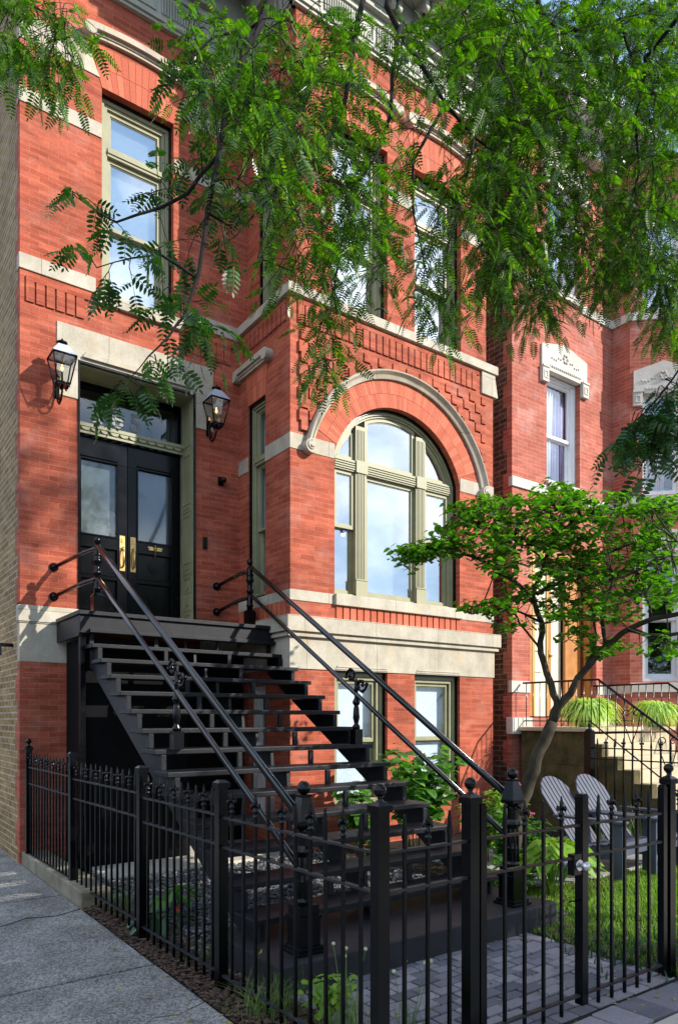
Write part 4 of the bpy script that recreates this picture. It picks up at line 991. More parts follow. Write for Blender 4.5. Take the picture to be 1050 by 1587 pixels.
# ================================================================== NEIGHBOUR HOUSE
YN = 7.2; XN = 8.39; fn = front(YN); NH = thing('brick_row_house', 'paler red brick house on the right with carved white window heads', 'house', (XN, YN, 0))
mb = MB(fn); wall_sheet(mb, XN, 10.94, -.1, 11.0, [(9.20,10.05,5.33,7.08,.14),(9.22,10.04,8.42,10.2,.14),(8.80,10.50,1.60,4.35,.55)]); mb.build('front_wall', M['brick2'], NH)
mb = MB(leftside(XN)); mb.quad((YN,0,-.1),(22,0,-.1),(22,0,11),(YN,0,11)); mb.build('side_wall', M['brown'], NH)
mb = MB(leftside(XN)); z = -.1; k = 0
while z < 11.0:
    w_ = .17 if (k//5) % 2 else .10
    mb.box(YN+.003, YN+w_, -.004, .03, z, min(z+.0675,11)); z += .0675; k += 1
mb.build('quoin', M['brick2'], NH)
mb = MB(leftside(10.94)); mb.quad((6.86,0,-.1),(YN,0,-.1),(YN,0,11),(6.86,0,11)); mb.build('bay_wall', M['brick2'], NH)
fa = angled(10.94, 6.86, .725, -.688)
mb = MB(fa); wall_sheet(mb, 0, 1.15, -.1, 11.0, [(.20,.85,5.32,7.05,.12),(.20,.85,8.40,10.1,.12),(.20,.85,2.2,4.3,.12)]); mb.build('bay_wall', M['brick2'], NH)
ex, ey = 10.94+.725*1.15, 6.86-.688*1.15
mb = MB(); mb.quad((ex,ey,-.1),(ex+2.6,ey,-.1),(ex+2.6,ey,11),(ex,ey,11)); mb.quad((ex+2.6,ey,-.1),(ex+2.6,14,-.1),(ex+2.6,14,11),(ex+2.6,ey,11)); mb.build('bay_wall', M['brick2'], NH)
mb = MB(); mb.add([(XN,YN,11),(10.94,YN,11),(10.94,6.86,11),(ex,ey,11),(ex+2.6,ey,11),(ex+2.6,22,11),(XN,22,11)], [(0,1,2,3,4,5,6)]); mb.build('roof', M['roof'], NH)
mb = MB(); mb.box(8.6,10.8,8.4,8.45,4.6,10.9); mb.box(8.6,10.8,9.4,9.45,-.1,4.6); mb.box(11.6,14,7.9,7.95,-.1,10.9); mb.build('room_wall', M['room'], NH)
def nstone(name, f, *bx, mat='stone2', bev=.006):
    q = MB(f)
    for b in bx: q.box(*b)
    return q.build(name, M[mat], NH, bev)
nstone('stone_band', fn, (XN-.03,9.2,-.03,.05,5.09,5.24),(10.06,10.93,-.03,.05,5.09,5.24)); nstone('window_sill', fn, (9.17,10.10,-.06,.15,5.20,5.33), (9.18,10.08,-.06,.15,8.30,8.42))
nstone('stone_band', fn, (XN-.03,9.17,-.03,.05,8.24,8.38),(10.09,10.93,-.03,.05,8.24,8.38)); nstone('stone_band', fn, (XN-.03,8.79,-.02,.05,1.98,2.155),(10.52,10.93,-.02,.05,1.98,2.155))
nstone('stone_band', leftside(10.94), (6.85,YN-.03,-.03,.05,8.24,8.38), (6.85,YN-.03,-.03,.05,5.09,5.22),(6.85,YN-.03,-.03,.05,2.0,2.155))
nstone('stone_band', fa, (-.02,1.16,-.03,.05,8.24,8.38), (.0,1.16,-.03,.05,5.14,5.30),(-.0,1.16,-.03,.05,2.02,2.18))
nstone('base_course', fn, (XN-.08,8.80,-.08,.05,1.35,1.60),(10.5,10.93,-.08,.05,1.35,1.60), bev=.01)
def pediment(f, a, b, z0, rise, mode=0):
    q = MB(f); c = (a+b)/2
    q.prism([(a-.15,z0+.02),(a+.02,z0+.02),(a+.02,z0-.02),(b-.02,z0-.02),(b-.02,z0+.02),(b+.15,z0+.02),(b+.15,z0+.36),(c,z0+.36+rise),(a-.15,z0+.36)], -.035, .06)
    for sx in (a-.16, b+.01): 
        q.box(sx, sx+.15, -.06, -.0355, z0-.23, z0+.02); q.box(sx-.01, sx+.16, -.075, -.0605, z0-.01, z0+.025); q.ring(rect(sx+.03,sx+.12,z0-.18,z0-.06), inset(rect(sx+.03,sx+.12,z0-.18,z0-.06), .02), -.07, -.0605)
        q.box(sx, sx+.15, -.0355, .05, z0-.23, z0+.0195)
    s = a+.04
    while s < b-.04: q.box(s, s+.025, -.05, -.0355, z0+.04, z0+.075); s += .05
    for t in np.linspace(0, 2*PI, 7)[:-1]: q.ball((c+.05*math.cos(t), -.038, z0+.26+.06*math.sin(t)), .025, 6)
    for k_ in range(5):
        for sg in (-1,1): q.ball((c+sg*(.12+k_*.055), -.036, z0+.22-.012*k_+.02*math.sin(k_*2)), .018, 6)
    return q.build('window_head', M['stone2'], NH, .004)
pediment(fn, 9.20, 10.05, 7.08, .13); pediment(fa, .20, .85, 7.03, .15); pediment(fn, 9.22, 10.04, 10.2, .1); pediment(fa,.20,.85,4.3,.1)
def curtains(f, a, b, z0, z1, n, parent, mat='curtain', frac=(0,.45)):
    q = MB(f); s0 = a+(b-a)*frac[0]; s1 = a+(b-a)*frac[1]; k = 40; row = []
    for i in range(k+1):
        t = i/k; row.append((s0+(s1-s0)*t, n+.02*math.sin(t*30)+.008*math.sin(t*71)))
    vs = [(s, m, z1) for s, m in row]+[(s0+(s-s0)*.8, m*1.0+.012*math.sin(i), z0) for i, (s, m) in enumerate(row)]
    q.add(vs, [(i,i+1,k+2+i,k+1+i) for i in range(k)], True); o = q.build('curtain', M[mat], parent)
    md = o.modifiers.new('thick', 'SOLIDIFY'); md.thickness = .003
    return o
M['glass_n'] = glass_mat('neighbour_glass', lo=.12, hi=.8)
w1 = sash_window(NH, fn, 9.201, 10.049, 5.331, 7.079, .09, M['white'], M['glass_n'], None, meet=.45, casing=.07)
curtains(fn, 9.3, 10.0, 5.4, 7.0, .24, w1, 'curtain', (0,.5)); curtains(fn, 9.3, 10.0, 5.4, 7.0, .27, w1, 'purple', (.45,1))
w2 = sash_window(NH, fn, 9.221, 10.039, 8.421, 10.19, .09, M['white'], M['glass'], M['blind'], meet=.5, casing=.07)
w3 = sash_window(NH, fa, .201, .849, 5.321, 7.049, .07, M['white'], M['glass_n'], None, meet=.5, casing=.06); curtains(fa, .25, .8, 5.4, 6.95, .2, w3, 'curtain', (.1,.75))
w4 = sash_window(NH, fa, .201, .849, 8.401, 10.09, .07, M['white'], M['glass'], M['blind'], meet=.5, casing=.06)
w5 = sash_window(NH, fa, .201, .849, 2.201, 4.299, .07, M['greyfr'], M['glass_n'], None, meet=.5, casing=.08)
# recessed doorway: timber jambs, open panelled door leaf, cream hall beyond
q = MB(fn); q.box(8.80,8.98,.10,.20,1.62,4.35); q.box(10.42,10.50,.10,.20,1.62,4.35); q.box(8.981,10.419,.10,.20,4.15,4.35)
q.box(9.60,9.70,.30,.40,1.62,4.15)
DF = q.build('door_frame', M['wood'], NH, .004)
q = MB(fn); q.box(9.0,9.06,.11,.18,1.62,4.15); q.box(9.56,9.599,.28,.36,1.62,4.15); q.build('door_trim', M['ochre'], NH, .003)
q = MB(fn); q.box(9.07,9.56,.30,.35,1.62,4.3); q.box(9.71,9.98,.33,.38,1.62,4.3); q.build('hall_wall', M['cream_wall'], NH)
q = MB(fn); q.ring(rect(9.12,9.42,2.68,3.14), inset(rect(9.12,9.42,2.68,3.14), .018), .275, .2995); q.box(9.10,9.44,.28,.2995,2.34,2.36); q.box(9.10,9.44,.27,.2995,3.15,3.17); q.build('mail_panel', M['greyfr'], NH)
q = MB(fn); q.box(9.99,10.40,.24,.29,1.65,4.1); q.ring(rect(10.06,10.33,2.9,3.4), inset(rect(10.06,10.33,2.9,3.4), .02), .225,.2395); ND = q.build('front_door', M['wood'], NH, .003)
q = MB(fn); q.ball((9.65,.27,2.62), .032, 12); q.box(9.625,9.675,.29,.299,2.5,2.72); q.build('door_knob', M['brass'], ND)
# cornice and white dormer
q = MB(); q.box(XN-.05,11.2,6.65,YN+.05,11.0,11.12); q.box(XN-.02,11.0,7.0,YN+.04,10.75,10.999); q.box(XN-.15,11.3,6.5,YN+.05,11.121,11.28); q.build('cornice', M['greyfr'], NH, .005)
q = MB(); q.box(9.2,10.6,7.5,8.8,11.28,12.3); q.hexa([(9.05,7.4,12.301),(10.75,7.4,12.301),(10.75,8.9,12.301),(9.05,8.9,12.301),(9.85,7.4,12.95),(9.95,7.4,12.95),(9.95,8.9,12.95),(9.85,8.9,12.95)]); q.build('dormer', M['white'], NH)

# neighbour's stone stair with mossy side wall
NS = thing('stone_stoop', 'mossy stone stair and landing of the house on the right', 'stairs', (8.5, 6, 0))
q = MB(leftside(8.5)); prof = [(YN-.081,0),(YN-.081,1.40)]; y = 5.98; z = 1.40; prof.append((y, z))
for i in range(7): z -= .165; prof.append((y, z)); y -= .235; prof.append((y, z))
prof.append((y, 0)); q.prism(prof, 0, .14); q.build('side_wall', M['moss'], NS, .008)
q = MB(); y = 5.98; z = 1.40; q.box(8.645,10.6,5.98,YN-.081,0,1.37)
for i in range(7):
    z -= .165; q.box(8.645,10.35,y-.235,y-.0005,0,z+.004); y -= .235
q.build('step', M['step_stone'], NS, .012)
q = MB(); q.box(8.44,10.7,5.93,YN-.082,1.401,1.46); q.build('landing_slab', M['step_stone'], NS, .012)
# neighbour railing
def railing(name, x, label):
    T = thing(name, label, 'railing', (x, 6, 1.4), 'iron railings of the stone stair')
    q = MB(); q.tube([(x,7.14,2.12),(x,5.85,2.12),(x,4.35,1.06)], .017, 6); q.tube([(x,7.14,1.55),(x,5.98,1.55),(x,4.35,.42)], .010, 6); q.build('handrail', M['black'], T)
    y = 7.08
    while y > 4.4:
        zt = 2.12 if y > 5.85 else 2.12-(5.85-y)*.707; zb = 1.47 if y > 5.95 else max(.2, 1.47-(5.95-y)*.70)
        q = MB(); q.tube([(x,y,zb),(x,y,zt)], .008, 4); y -= .125; q.build('baluster', M['black'], T)
    for yc, zc in ((5.35,1.45),(4.85,1.10)):
        q = MB()
        for sg in (-1,1):
            sp = [(x, yc+sg*(.07+(.06-.008*t)*math.cos(t)), zc+.20+(.06-.008*t)*math.sin(t)) for t in np.linspace(0,6,18)]; q.tube(sp, .007, 5)
            q.tube([(x,yc+sg*.13,zc+.20),(x,yc+sg*.08,zc),(x,yc,zc-.20)], .007, 5)
        q.build('scroll', M['black'], T)
railing('iron_railing', 8.57, 'thin black iron railing along the near side of the stone stair')
railing('iron_railing', 10.33, 'thin black iron railing along the far side of the stone stair')
# neighbour yard fence running toward the street
NF_ = thing('iron_fence', 'thin dark iron fence crossing behind the chairs before the stone stair', 'fence', (8.22,5.74,0), 'black iron fences')
for (x, y) in ((8.22,5.74),(8.22,3.3)):
    q = MB(); q.box(x-.05,x+.05,y-.05,y+.05,-.02,1.42); q.lathe((x,y,1.42), [(.06,0),(.05,.02),(.018,.04),(.03,.07),(.02,.1),(.003,.11)], 10); q.build('post', M['black'], NF_)
for zz in (1.20,1.06,.2):
    q = MB(); q.box(8.21,8.23,3.3,5.74,zz-.008,zz+.008); q.build('rail', M['black'], NF_)
y = 5.62; k = 0
while y > 3.36:
    link('picket', ME_FL if k % 2 else ME_PL, NF_, 0, (8.22, y, .16)); y -= .125; k += 1

# ================================================================== ADIRONDACK CHAIRS
def chair(x, y, rz, label):
    T = thing('garden_chair', label, 'chair', (0,0,0), 'slatted garden chairs')
    # local frame: x across, -y is the front
    q = MB()
    n = 8; wd = .60; hh = [.9]*8
    for i in range(n):
        xa = -wd/2+i*wd/n+.005; xb = xa+wd/n-.016
        ta, tb = hh[i], hh[i]
        nx = (i-(n-1)/2)/((n-1)/2); ta = .98-.20*(abs(xa/(wd/2))**2.4); tb = .98-.20*(abs(xb/(wd/2))**2.4)
        yb0, zb0 = .12, .22
        def bp(xx, L_, off): return (xx*(.84+.16*L_/.85), yb0+L_*.57+off*.82, zb0+L_*.82-off*.57)
        q.hexa([bp(xa,0,0),bp(xb,0,0),bp(xb,0,.02),bp(xa,0,.02),bp(xa,ta-.1,0),bp(xb,tb-.1,0),bp(xb,tb-.1,.02),bp(xa,ta-.1,.02)])
    q.build('backrest', M['chair'], T, .003)
    q = MB()
    for i in range(6):
        ya = -.40+i*.088; za = .36-.16*(ya+.40)/.52*.7
        q.box(-.29,.29,ya,ya+.078,za-.02,za)
    q.box(-.30,.30,-.425,-.403,.24,.365); q.build('seat', M['chair'], T, .003)
    for sx in (-1,1):
        q = MB(); q.prism([(sx*.325-.055,-.44),(sx*.325+.055,-.44),(sx*.325+.05,.34),(sx*.325-.04,.34)], .55, .575)
        q.v = [(a, c, b) for a, b, c in q.v]; q.build('armrest', M['chair'], T, .004)
        q = MB(); q.box(sx*.312-.012,sx*.312+.012,-.40,-.30,0,.549); q.build('leg', M['chair'], T, .003)
        q = MB(); q.prism([(-.42,.20),(-.42,.34),(.12,.24),(.62,.0),(.50,.0),(.08,.14)], sx*.285-.012, sx*.285+.012)
        q.v = [(b, a, c) for a, b, c in q.v]; q.build('leg', M['chair'], T, .003)
    T.location = (x, y, .012); T.rotation_euler.z = rz
    tag(T, label, 'chair'); return T
chair(6.56, 4.45, R(6), 'grey slatted garden chair nearer the tree trunk')
chair(7.10, 4.40, R(4), 'grey slatted garden chair farther from the tree trunk')

# ================================================================== FOLIAGE TOOLS
def orient(n_, dirs, ups):
    """rotation matrices with x=dirs, z~ups"""
    x = dirs/np.linalg.norm(dirs, axis=1, keepdims=True)
    z = ups-x*np.sum(ups*x, 1, keepdims=True); z /= np.linalg.norm(z, axis=1, keepdims=True)+1e-9
    y = np.cross(z, x); return np.stack([x,y,z], 2)
def compound_template(pairs=9, L_=.15, ll=.030, lw=.0105, droop=.22):
    out = []
    for i in range(pairs):
        t = (i+1.2)/(pairs+.6); x = L_*t; sc = .72+.42*math.sin(PI*min(1,t*.95+.08)); z = -droop*L_*t*t
        for sg in (-1,1):
            c = np.array([(0,0),(.22,.42),(.55,.5),(.86,.28),(1,0),(.86,-.28),(.55,-.5),(.22,-.42)])
            l = ll*sc; w = lw*sc; fa_ = .25
            px = c[:,1]*w+x+c[:,0]*l*fa_; py = sg*(c[:,0]*l); pz = z-.25*c[:,0]**2*l
            out.append(np.stack([px,py,pz], 1))
    c = np.array([(0,0),(.22,.42),(.55,.5),(.86,.28),(1,0),(.86,-.28),(.55,-.5),(.22,-.42)])
    out.append(np.stack([L_+c[:,0]*ll*.8, c[:,1]*lw*.8, -droop*L_+0*c[:,0]], 1))
    r = np.array([(0,.0012),(L_*.33,.0012),(L_*.66,.001),(L_,.0008),(L_,-.0008),(L_*.66,-.001),(L_*.33,-.0012),(0,-.0012)])
    out.append(np.stack([r[:,0], r[:,1], -droop*L_*(r[:,0]/L_)**2], 1))
    return np.array(out)            # (faces,8,3)
def ovate_template(L_=.07, W_=.045, fold=.18, curl=.15):
    t = np.array([0,.12,.35,.65,.88,1.0]); w = np.array([0,.34,.5,.40,.17,0])*W_
    top = [(a*L_, b, fold*b-curl*L_*a*a) for a, b in zip(t, w)]; bot = [(a*L_, -b, fold*b-curl*L_*a*a) for a, b in zip(t, w)]
    mid = [(a*L_, 0, -curl*L_*a*a) for a in t]
    q = []
    for i in range(5):
        q.append([mid[i], mid[i+1], top[i+1], top[i]]); q.append([mid[i], bot[i], bot[i+1], mid[i+1]])
    return np.array(q)              # (10,4,3)
def place(temp, pos, dirs, ups, scale):
    Rm = orient(len(pos), dirs, ups)
    V = np.einsum('nij,fkj->nfki', Rm, temp)*scale[:,None,None,None]+pos[:,None,None,:]
    return V.reshape(-1,3), len(pos)*temp.shape[0]

# ================================================================== HONEY LOCUST
LOC = thing('locust_tree', 'honey locust tree reaching feathery green branches across the top of the view', 'tree', (7.9,-3.4,0))
limb_specs = [   # pixel paths with depth for the limbs that hang in front of the house
    ([(470,-190,3.4),(435,-40,3.1),(405,35,2.9),(378,85,2.8),(352,160,2.7),(338,240,2.65),(322,330,2.6),(305,430,2.55),(287,490,2.5),(262,520,2.45),(232,552,2.4),(200,588,2.38)], .022),
    ([(600,-160,3.6),(562,0,3.4),(548,70,3.3),(536,150,3.2),(515,205,3.15),(470,258,3.05),(430,292,3.0),(395,330,2.95),(365,365,2.9),(330,392,2.85)], .018),
    ([(640,-150,3.8),(600,10,3.6),(625,60,3.6),(655,105,3.6),(690,160,3.6),(735,215,3.7),(800,260,3.8),(850,300,3.9)], .024),
    ([(620,40,3.6),(608,110,3.5),(604,180,3.4),(585,240,3.35),(545,300,3.3),(528,380,3.2),(516,450,3.15),(500,545,3.1)], .012),
    ([(840,-120,4.2),(832,5,4.1),(850,35,4.1),(900,50,4.0),(960,30,4.2),(1060,0,4.4)], .022),
    ([(850,35,4.1),(840,110,4.0),(818,190,4.0),(815,280,4.0),(822,380,4.0),(835,450,4.0)], .012),
    ([(1120,-60,3.6),(1000,90,3.9),(985,180,4.0),(990,260,4.1),(970,340,4.1),(940,390,4.1)], .014),
    ([(1180,300,3.0),(1120,420,2.7),(1075,540,2.5),(1040,590,2.4),(1000,635,2.35),(962,672,2.3)], .010),
    ([(405,35,2.9),(330,60,2.9),(290,95,2.85),(258,98,2.8)], .007),
    ([(338,240,2.65),(290,300,2.65),(245,322,2.65),(180,345,2.6),(140,320,2.6),(112,300,2.6)], .008),
    ([(322,330,2.6),(360,350,2.7),(395,300,2.8)], .006),
    ([(305,430,2.55),(250,395,2.55),(205,400,2.5),(150,415,2.5)], .006),
    ([(-60,-60,3.6),(20,-10,3.4),(70,20,3.3),(100,50,3.2)], .010),
    ([(430,292,3.0),(400,400,2.9),(450,420,2.9),(480,450,2.9)], .005),
    ([(690,160,3.6),(640,250,3.5),(640,330,3.4),(660,420,3.4),(690,470,3.4)], .010),
    ([(735,215,3.7),(712,320,3.6),(690,400,3.5)], .008),
    ([(960,30,4.2),(1010,200,4.3),(1035,330,4.3),(1045,470,4.3)], .010),
]
limbs = []
for path, r0 in limb_specs:
    pts = [at(*p) for p in path]
    # subdivide with a little wander
    fine = []
    for a, b in zip(pts, pts[1:]):
        k = max(2, int((b-a).length/.11))
        for i in range(k): fine.append(a.lerp(b, i/k)+Vector((random.gauss(0,.0025),random.gauss(0,.0025),random.gauss(0,.0025))))
    fine.append(pts[-1]); limbs.append((fine, r0))
q = MB()
for fine, r0 in limbs:
    n = len(fine); q.tube(fine, [max(.0018, r0*(1-i/n)**.9) for i in range(n)], 6)
# trunk and scaffold limbs out of frame, on the street side
trunk = MB(); T0 = Vector((7.9,-3.4,-.1))
trunk.tube([T0, T0+Vector((.05,.05,1)), T0+Vector((0,.1,2.2)), T0+Vector((-.15,.2,3.4)), T0+Vector((-.3,.3,4.8)), T0+Vector((-.3,.4,6.3))], [.26,.2,.18,.16,.12,.05], 12)
starts = [limbs[i][0][0] for i in (0,1,2,4,6,7,12)]
for s_ in starts:
    a = T0+Vector((-.2,.2,random.uniform(3.4,4.6))); m_ = (a+s_)/2+Vector((0,0,.9))
    pts = [a*(1-t)**2+m_*2*t*(1-t)+s_*t*t for t in np.linspace(0,1,14)]
    trunk.tube(pts, [.07*(1-t)+.022*t for t in np.linspace(0,1,14)], 7)
SH = []
for k in range(9):
    a_ = 2*PI*k/9; tip = T0+Vector((1.9*math.cos(a_), 1.9*math.sin(a_), 4.1+1.0*math.sin(k*2.3))); b_ = T0+Vector((-.2,.2,3.0+.15*k)); m_ = (b_+tip)/2+Vector((0,0,.5))
    pts = [b_*(1-t)**2+m_*2*t*(1-t)+tip*t*t for t in np.linspace(0,1,10)]; trunk.tube(pts, [.06*(1-t)+.01*t for t in np.linspace(0,1,10)], 6); SH += pts[3:]
trunk.tube([T0+Vector((-.3,.4,6.2)), T0+Vector((.6,.5,8.5)), T0+Vector((1.8,.9,10.5)), T0+Vector((2.5,1.0,12.2))], [.06,.045,.03,.01], 6)  # added limb up to the unseen top leaf cluster
trunk.build('trunk', M['bark'], LOC, recalc=False)
LP = np.array([tuple(p) for f, _ in limbs for p in f])
# sprays: (centre u, v, radius u, radius v, count, depth, depth jitter)
sprays = [
 (45,25,65,45,39,3.25,.25),(100,70,26,38,21,3.15,.15),(30,75,30,30,14,3.2,.2),(70,100,20,14,5,3.15,.1),
 (268,98,14,5,2,2.8,.03),(300,108,22,26,8,2.85,.08),
 (122,306,20,12,3,2.58,.04),(168,352,22,12,2,2.6,.05),(128,398,22,16,2,2.52,.04),(158,425,20,10,2,2.5,.04),(215,400,34,18,2,2.55,.06),
 (252,300,24,30,4,2.65,.08),(300,250,28,24,5,2.7,.1),(350,290,26,26,6,2.7,.1),(285,365,34,24,3,2.65,.1),(258,440,22,20,2,2.6,.1),(330,355,28,24,5,2.7,.1),
 (285,478,24,22,7,2.55,.08),(310,508,24,10,4,2.5,.05),(232,555,26,8,2,2.42,.03),(198,590,18,14,4,2.38,.03),(178,612,10,8,2,2.38,.03),(262,548,10,16,2,2.4,.03),
 (350,150,55,45,40,3.0,.3),(320,60,36,40,16,3.0,.2),(400,80,50,70,48,3.2,.35),(430,180,60,55,48,3.2,.35),(390,265,50,36,18,3.0,.25),
 (490,60,60,60,53,3.4,.4),(510,160,65,65,53,3.5,.4),(490,250,60,45,40,3.4,.4),(480,340,50,45,35,3.2,.3),(545,330,50,55,35,3.3,.3),(580,240,45,55,12,3.6,.4),
 (455,415,26,24,9,3.0,.1),(515,420,22,40,16,3.15,.1),(508,505,18,34,15,3.12,.08),(500,562,14,20,9,3.1,.06),(590,370,28,44,15,3.3,.2),(560,430,22,24,7,3.3,.15),
 (640,50,60,55,24,3.8,.5),(660,150,55,55,18,3.8,.5),(640,250,36,36,5,3.7,.3),(700,330,36,56,31,3.6,.3),(655,430,22,42,16,3.45,.15),(690,465,20,30,13,3.45,.12),(730,240,45,55,23,3.9,.4),
 (760,60,65,60,139,4.1,.5),(790,160,65,60,139,4.2,.5),(780,270,55,55,125,4.1,.4),(790,375,55,50,117,4.1,.35),(835,440,30,34,44,4.0,.2),(765,440,24,24,16,4.0,.2),
 (870,50,65,50,117,4.4,.5),(850,165,50,50,87,4.4,.5),(870,290,55,45,91,4.4,.4),(880,370,34,36,48,4.2,.3),
 (980,60,65,60,139,4.3,.5),(990,170,60,60,128,4.4,.5),(1015,280,45,60,112,4.4,.4),(1005,380,50,36,83,4.2,.3),(945,405,34,34,48,4.15,.2),(1038,470,18,50,42,4.2,.2),(945,225,24,24,12,4.4,.3),(950,320,34,34,30,4.3,.3),(1025,420,26,24,26,4.2,.2),
 (1035,600,20,18,7,2.4,.05),(1000,640,18,14,9,2.35,.04),(962,672,14,10,5,2.3,.03),(1015,675,18,16,8,2.35,.04),(1045,640,12,30,8,2.4,.05),
 (1035,20,30,40,47,4.4,.3),(1045,120,20,50,42,4.4,.3),(750,5,60,25,47,4.0,.4),(900,10,80,20,47,4.3,.4),(880,225,30,30,12,4.4,.3),
]
pos_l, dir_l, up_l, sc_l, near_l = [], [], [], [], []
GP = np.zeros((len(LP)+20000,3)); GP[:len(LP)] = LP; gn = len(LP)
twigs = MB()
camp = Vector((0,0,EYE))
for (cu, cv, ru, rv, cnt, d, dj) in sprays:
    for _ in range(cnt):
        a_ = random.uniform(0,2*PI); rr = math.sqrt(random.random())
        u_ = cu+ru*rr*math.cos(a_); v_ = cv+rv*rr*math.sin(a_)
        if v_ > -60 and random.random() < .0: continue
        p = at(u_, v_, d+random.gauss(0, dj))
        # nearest limb point
        dd = np.linalg.norm(GP[:gn]-np.array(p), axis=1); j = int(np.argmin(dd)); base = Vector(GP[j]); GP[gn] = p; gn += 1
        out = (p-base); dist = out.length
        if out.length < .05: out = Vector((random.gauss(0,1),random.gauss(0,1),-.3))
        out = (out.normalized()*.8+Vector((random.gauss(0,.45),random.gauss(0,.45),random.uniform(-.75,.05)))).normalized()
        if dist < .75:
            mid_ = (base+p)/2+Vector((0,0,.01+dist*.1)); tw = [base*(1-t)**2+mid_*2*t*(1-t)+p*t*t for t in (0,.25,.5,.75,1)]
            twigs.tube(tw, [.0021,.0019,.0017,.0015,.0013], 4, cap=False)
        Ls = random.uniform(.07,.15)*min(1.3, d/3); nl = random.randint(3,5); pts = []
        for i in range(nl+1):
            t = i/nl; pts.append(p+out*Ls*t+Vector((0,0,-.35*Ls*t*t)))
        twigs.tube(pts, [.002-.0012*i/nl for i in range(nl+1)], 3, cap=False)
        sidev = out.cross(Vector((0,0,1))); sidev = sidev.normalized() if sidev.length > .01 else Vector((1,0,0))
        for i in range(1, nl+1):
            sg = 1 if i % 2 else -1
            dv = (sidev*sg*random.uniform(.5,1)+out*random.uniform(.35,.9)+Vector((random.gauss(0,.25),random.gauss(0,.25),random.uniform(-.75,.1))))
            if i == nl: dv = out+Vector((0,0,-.5))
            pos_l.append(tuple(pts[i])); dir_l.append(tuple(dv)); up_l.append((random.gauss(0,.45), random.gauss(0,.45), 1)); sc_l.append(random.uniform(.5,.92)); near_l.append(d < 2.9)
TEMP = compound_template(8, .118, .0255, .0100, .25)
P_ = np.array(pos_l); D_ = np.array(dir_l); U_ = np.array(up_l); S_ = np.array(sc_l)
K_ = np.array(near_l); TEMP2 = compound_template(5, .085, .029, .0125, .3)
V, nf = place(TEMP, P_[~K_], D_[~K_], U_[~K_], S_[~K_]*1.0)
link('foliage', np_mesh('foliage', V, 8, M['locust'], nf), LOC)
V, nf = place(TEMP2, P_[K_], D_[K_], U_[K_], S_[K_]*1.15)
link('foliage', np_mesh('foliage', V, 8, M['locust_near'], nf), LOC)
q.v += []; nb = len(q.v); q.v += twigs.v; q.f += [tuple(i+nb for i in f) for f in twigs.f]; q.sm += twigs.sm
q.build('branch', M['bark'], LOC, recalc=False)
# the rest of the crown, unseen, added and shaped to shade the yard
SHp = np.array([tuple(p) for p in SH]); n_sh = 3200
idx = rng.integers(0, len(SHp), n_sh); Pc = SHp[idx]+rng.normal(0, 1, (n_sh,3))*np.array([.75,.75,.5])
# out-of-frame leaf clusters added to shade the yard and gate
ex_ = []
for k in range(3800):
    c = random.choice(((6.4,-1.4,4.4,1.3,1.0,.6),(4.6,-.6,4.2,1.1,.7,.5),(7.9,-1.6,4.3,.9,.8,.6),(8.6,-3.4,5.6,1.0,1.0,.7),(6.6,-4.0,5.0,1.6,1.1,.8),(3.2,-1.2,4.2,1.1,.8,.5)))
    ex_.append((random.gauss(c[0],c[3]*.6), random.gauss(c[1],c[4]*.6), random.gauss(c[2],c[5]*.6)))
Pc = np.concatenate([Pc, np.array(ex_)])
top_c = np.array([(10.4+random.gauss(0,.5), -2.4+random.gauss(0,.4), 11.6+random.gauss(0,.45)) for _ in range(260)])  # unseen leaf cluster added to dapple the left wall
keep = (Pc[:,0] < 8.9) & (Pc[:,2] > 2.3) & (Pc[:,2] < 4.2+(1-Pc[:,1])*.62) & ((Pc[:,1] < .6))  # cut back so the added leaves keep the facade sunlit
Pc = np.concatenate([Pc[keep], top_c]); m_ = len(Pc)
T2 = compound_template(5, .17, .050, .020, .2)
V, nf = place(T2, Pc, rng.normal(0,1,(m_,3))*np.array([1,1,.5]), rng.normal(0,.5,(m_,3))+np.array([0,0,1]), rng.uniform(1.3,2.0,m_))
link('shade_crown', np_mesh('shade_crown', V, 8, M['locust'], nf), LOC)
# curled seed pods
for (u_, v_, d_) in ((568,25,3.3),(548,120,3.2),(556,60,3.25),(345,170,2.65),(352,150,2.65),(455,25,3.1),(470,80,3.1),(515,300,3.2),(505,130,3.2),(520,385,3.1),(240,395,2.5),(232,410,2.5),(300,490,2.5),(430,180,3),(840,470,3.95),(700,370,3.5),(640,455,3.35),(655,440,3.35),(595,470,3.3),(420,60,3)):
    p = at(u_, v_, d_); t_ = np.linspace(0, 4.2, 12); r_ = random.uniform(.012,.020); a0 = random.uniform(0,6)
    cx_ = Vector((math.cos(TH),-math.sin(TH),0))
    pts = [p+cx_*(r_*(1+.12*t)*math.cos(t+a0))+Vector((.015*math.sin(t),.01*t,r_*1.6*(1+.1*t)*math.sin(t+a0)-.012*t)) for t in t_]
    qq = MB(); qq.tube(pts, [.001]+[.0045]*10+[.001], 6); qq.build('seed_pod', M['pod'], LOC)

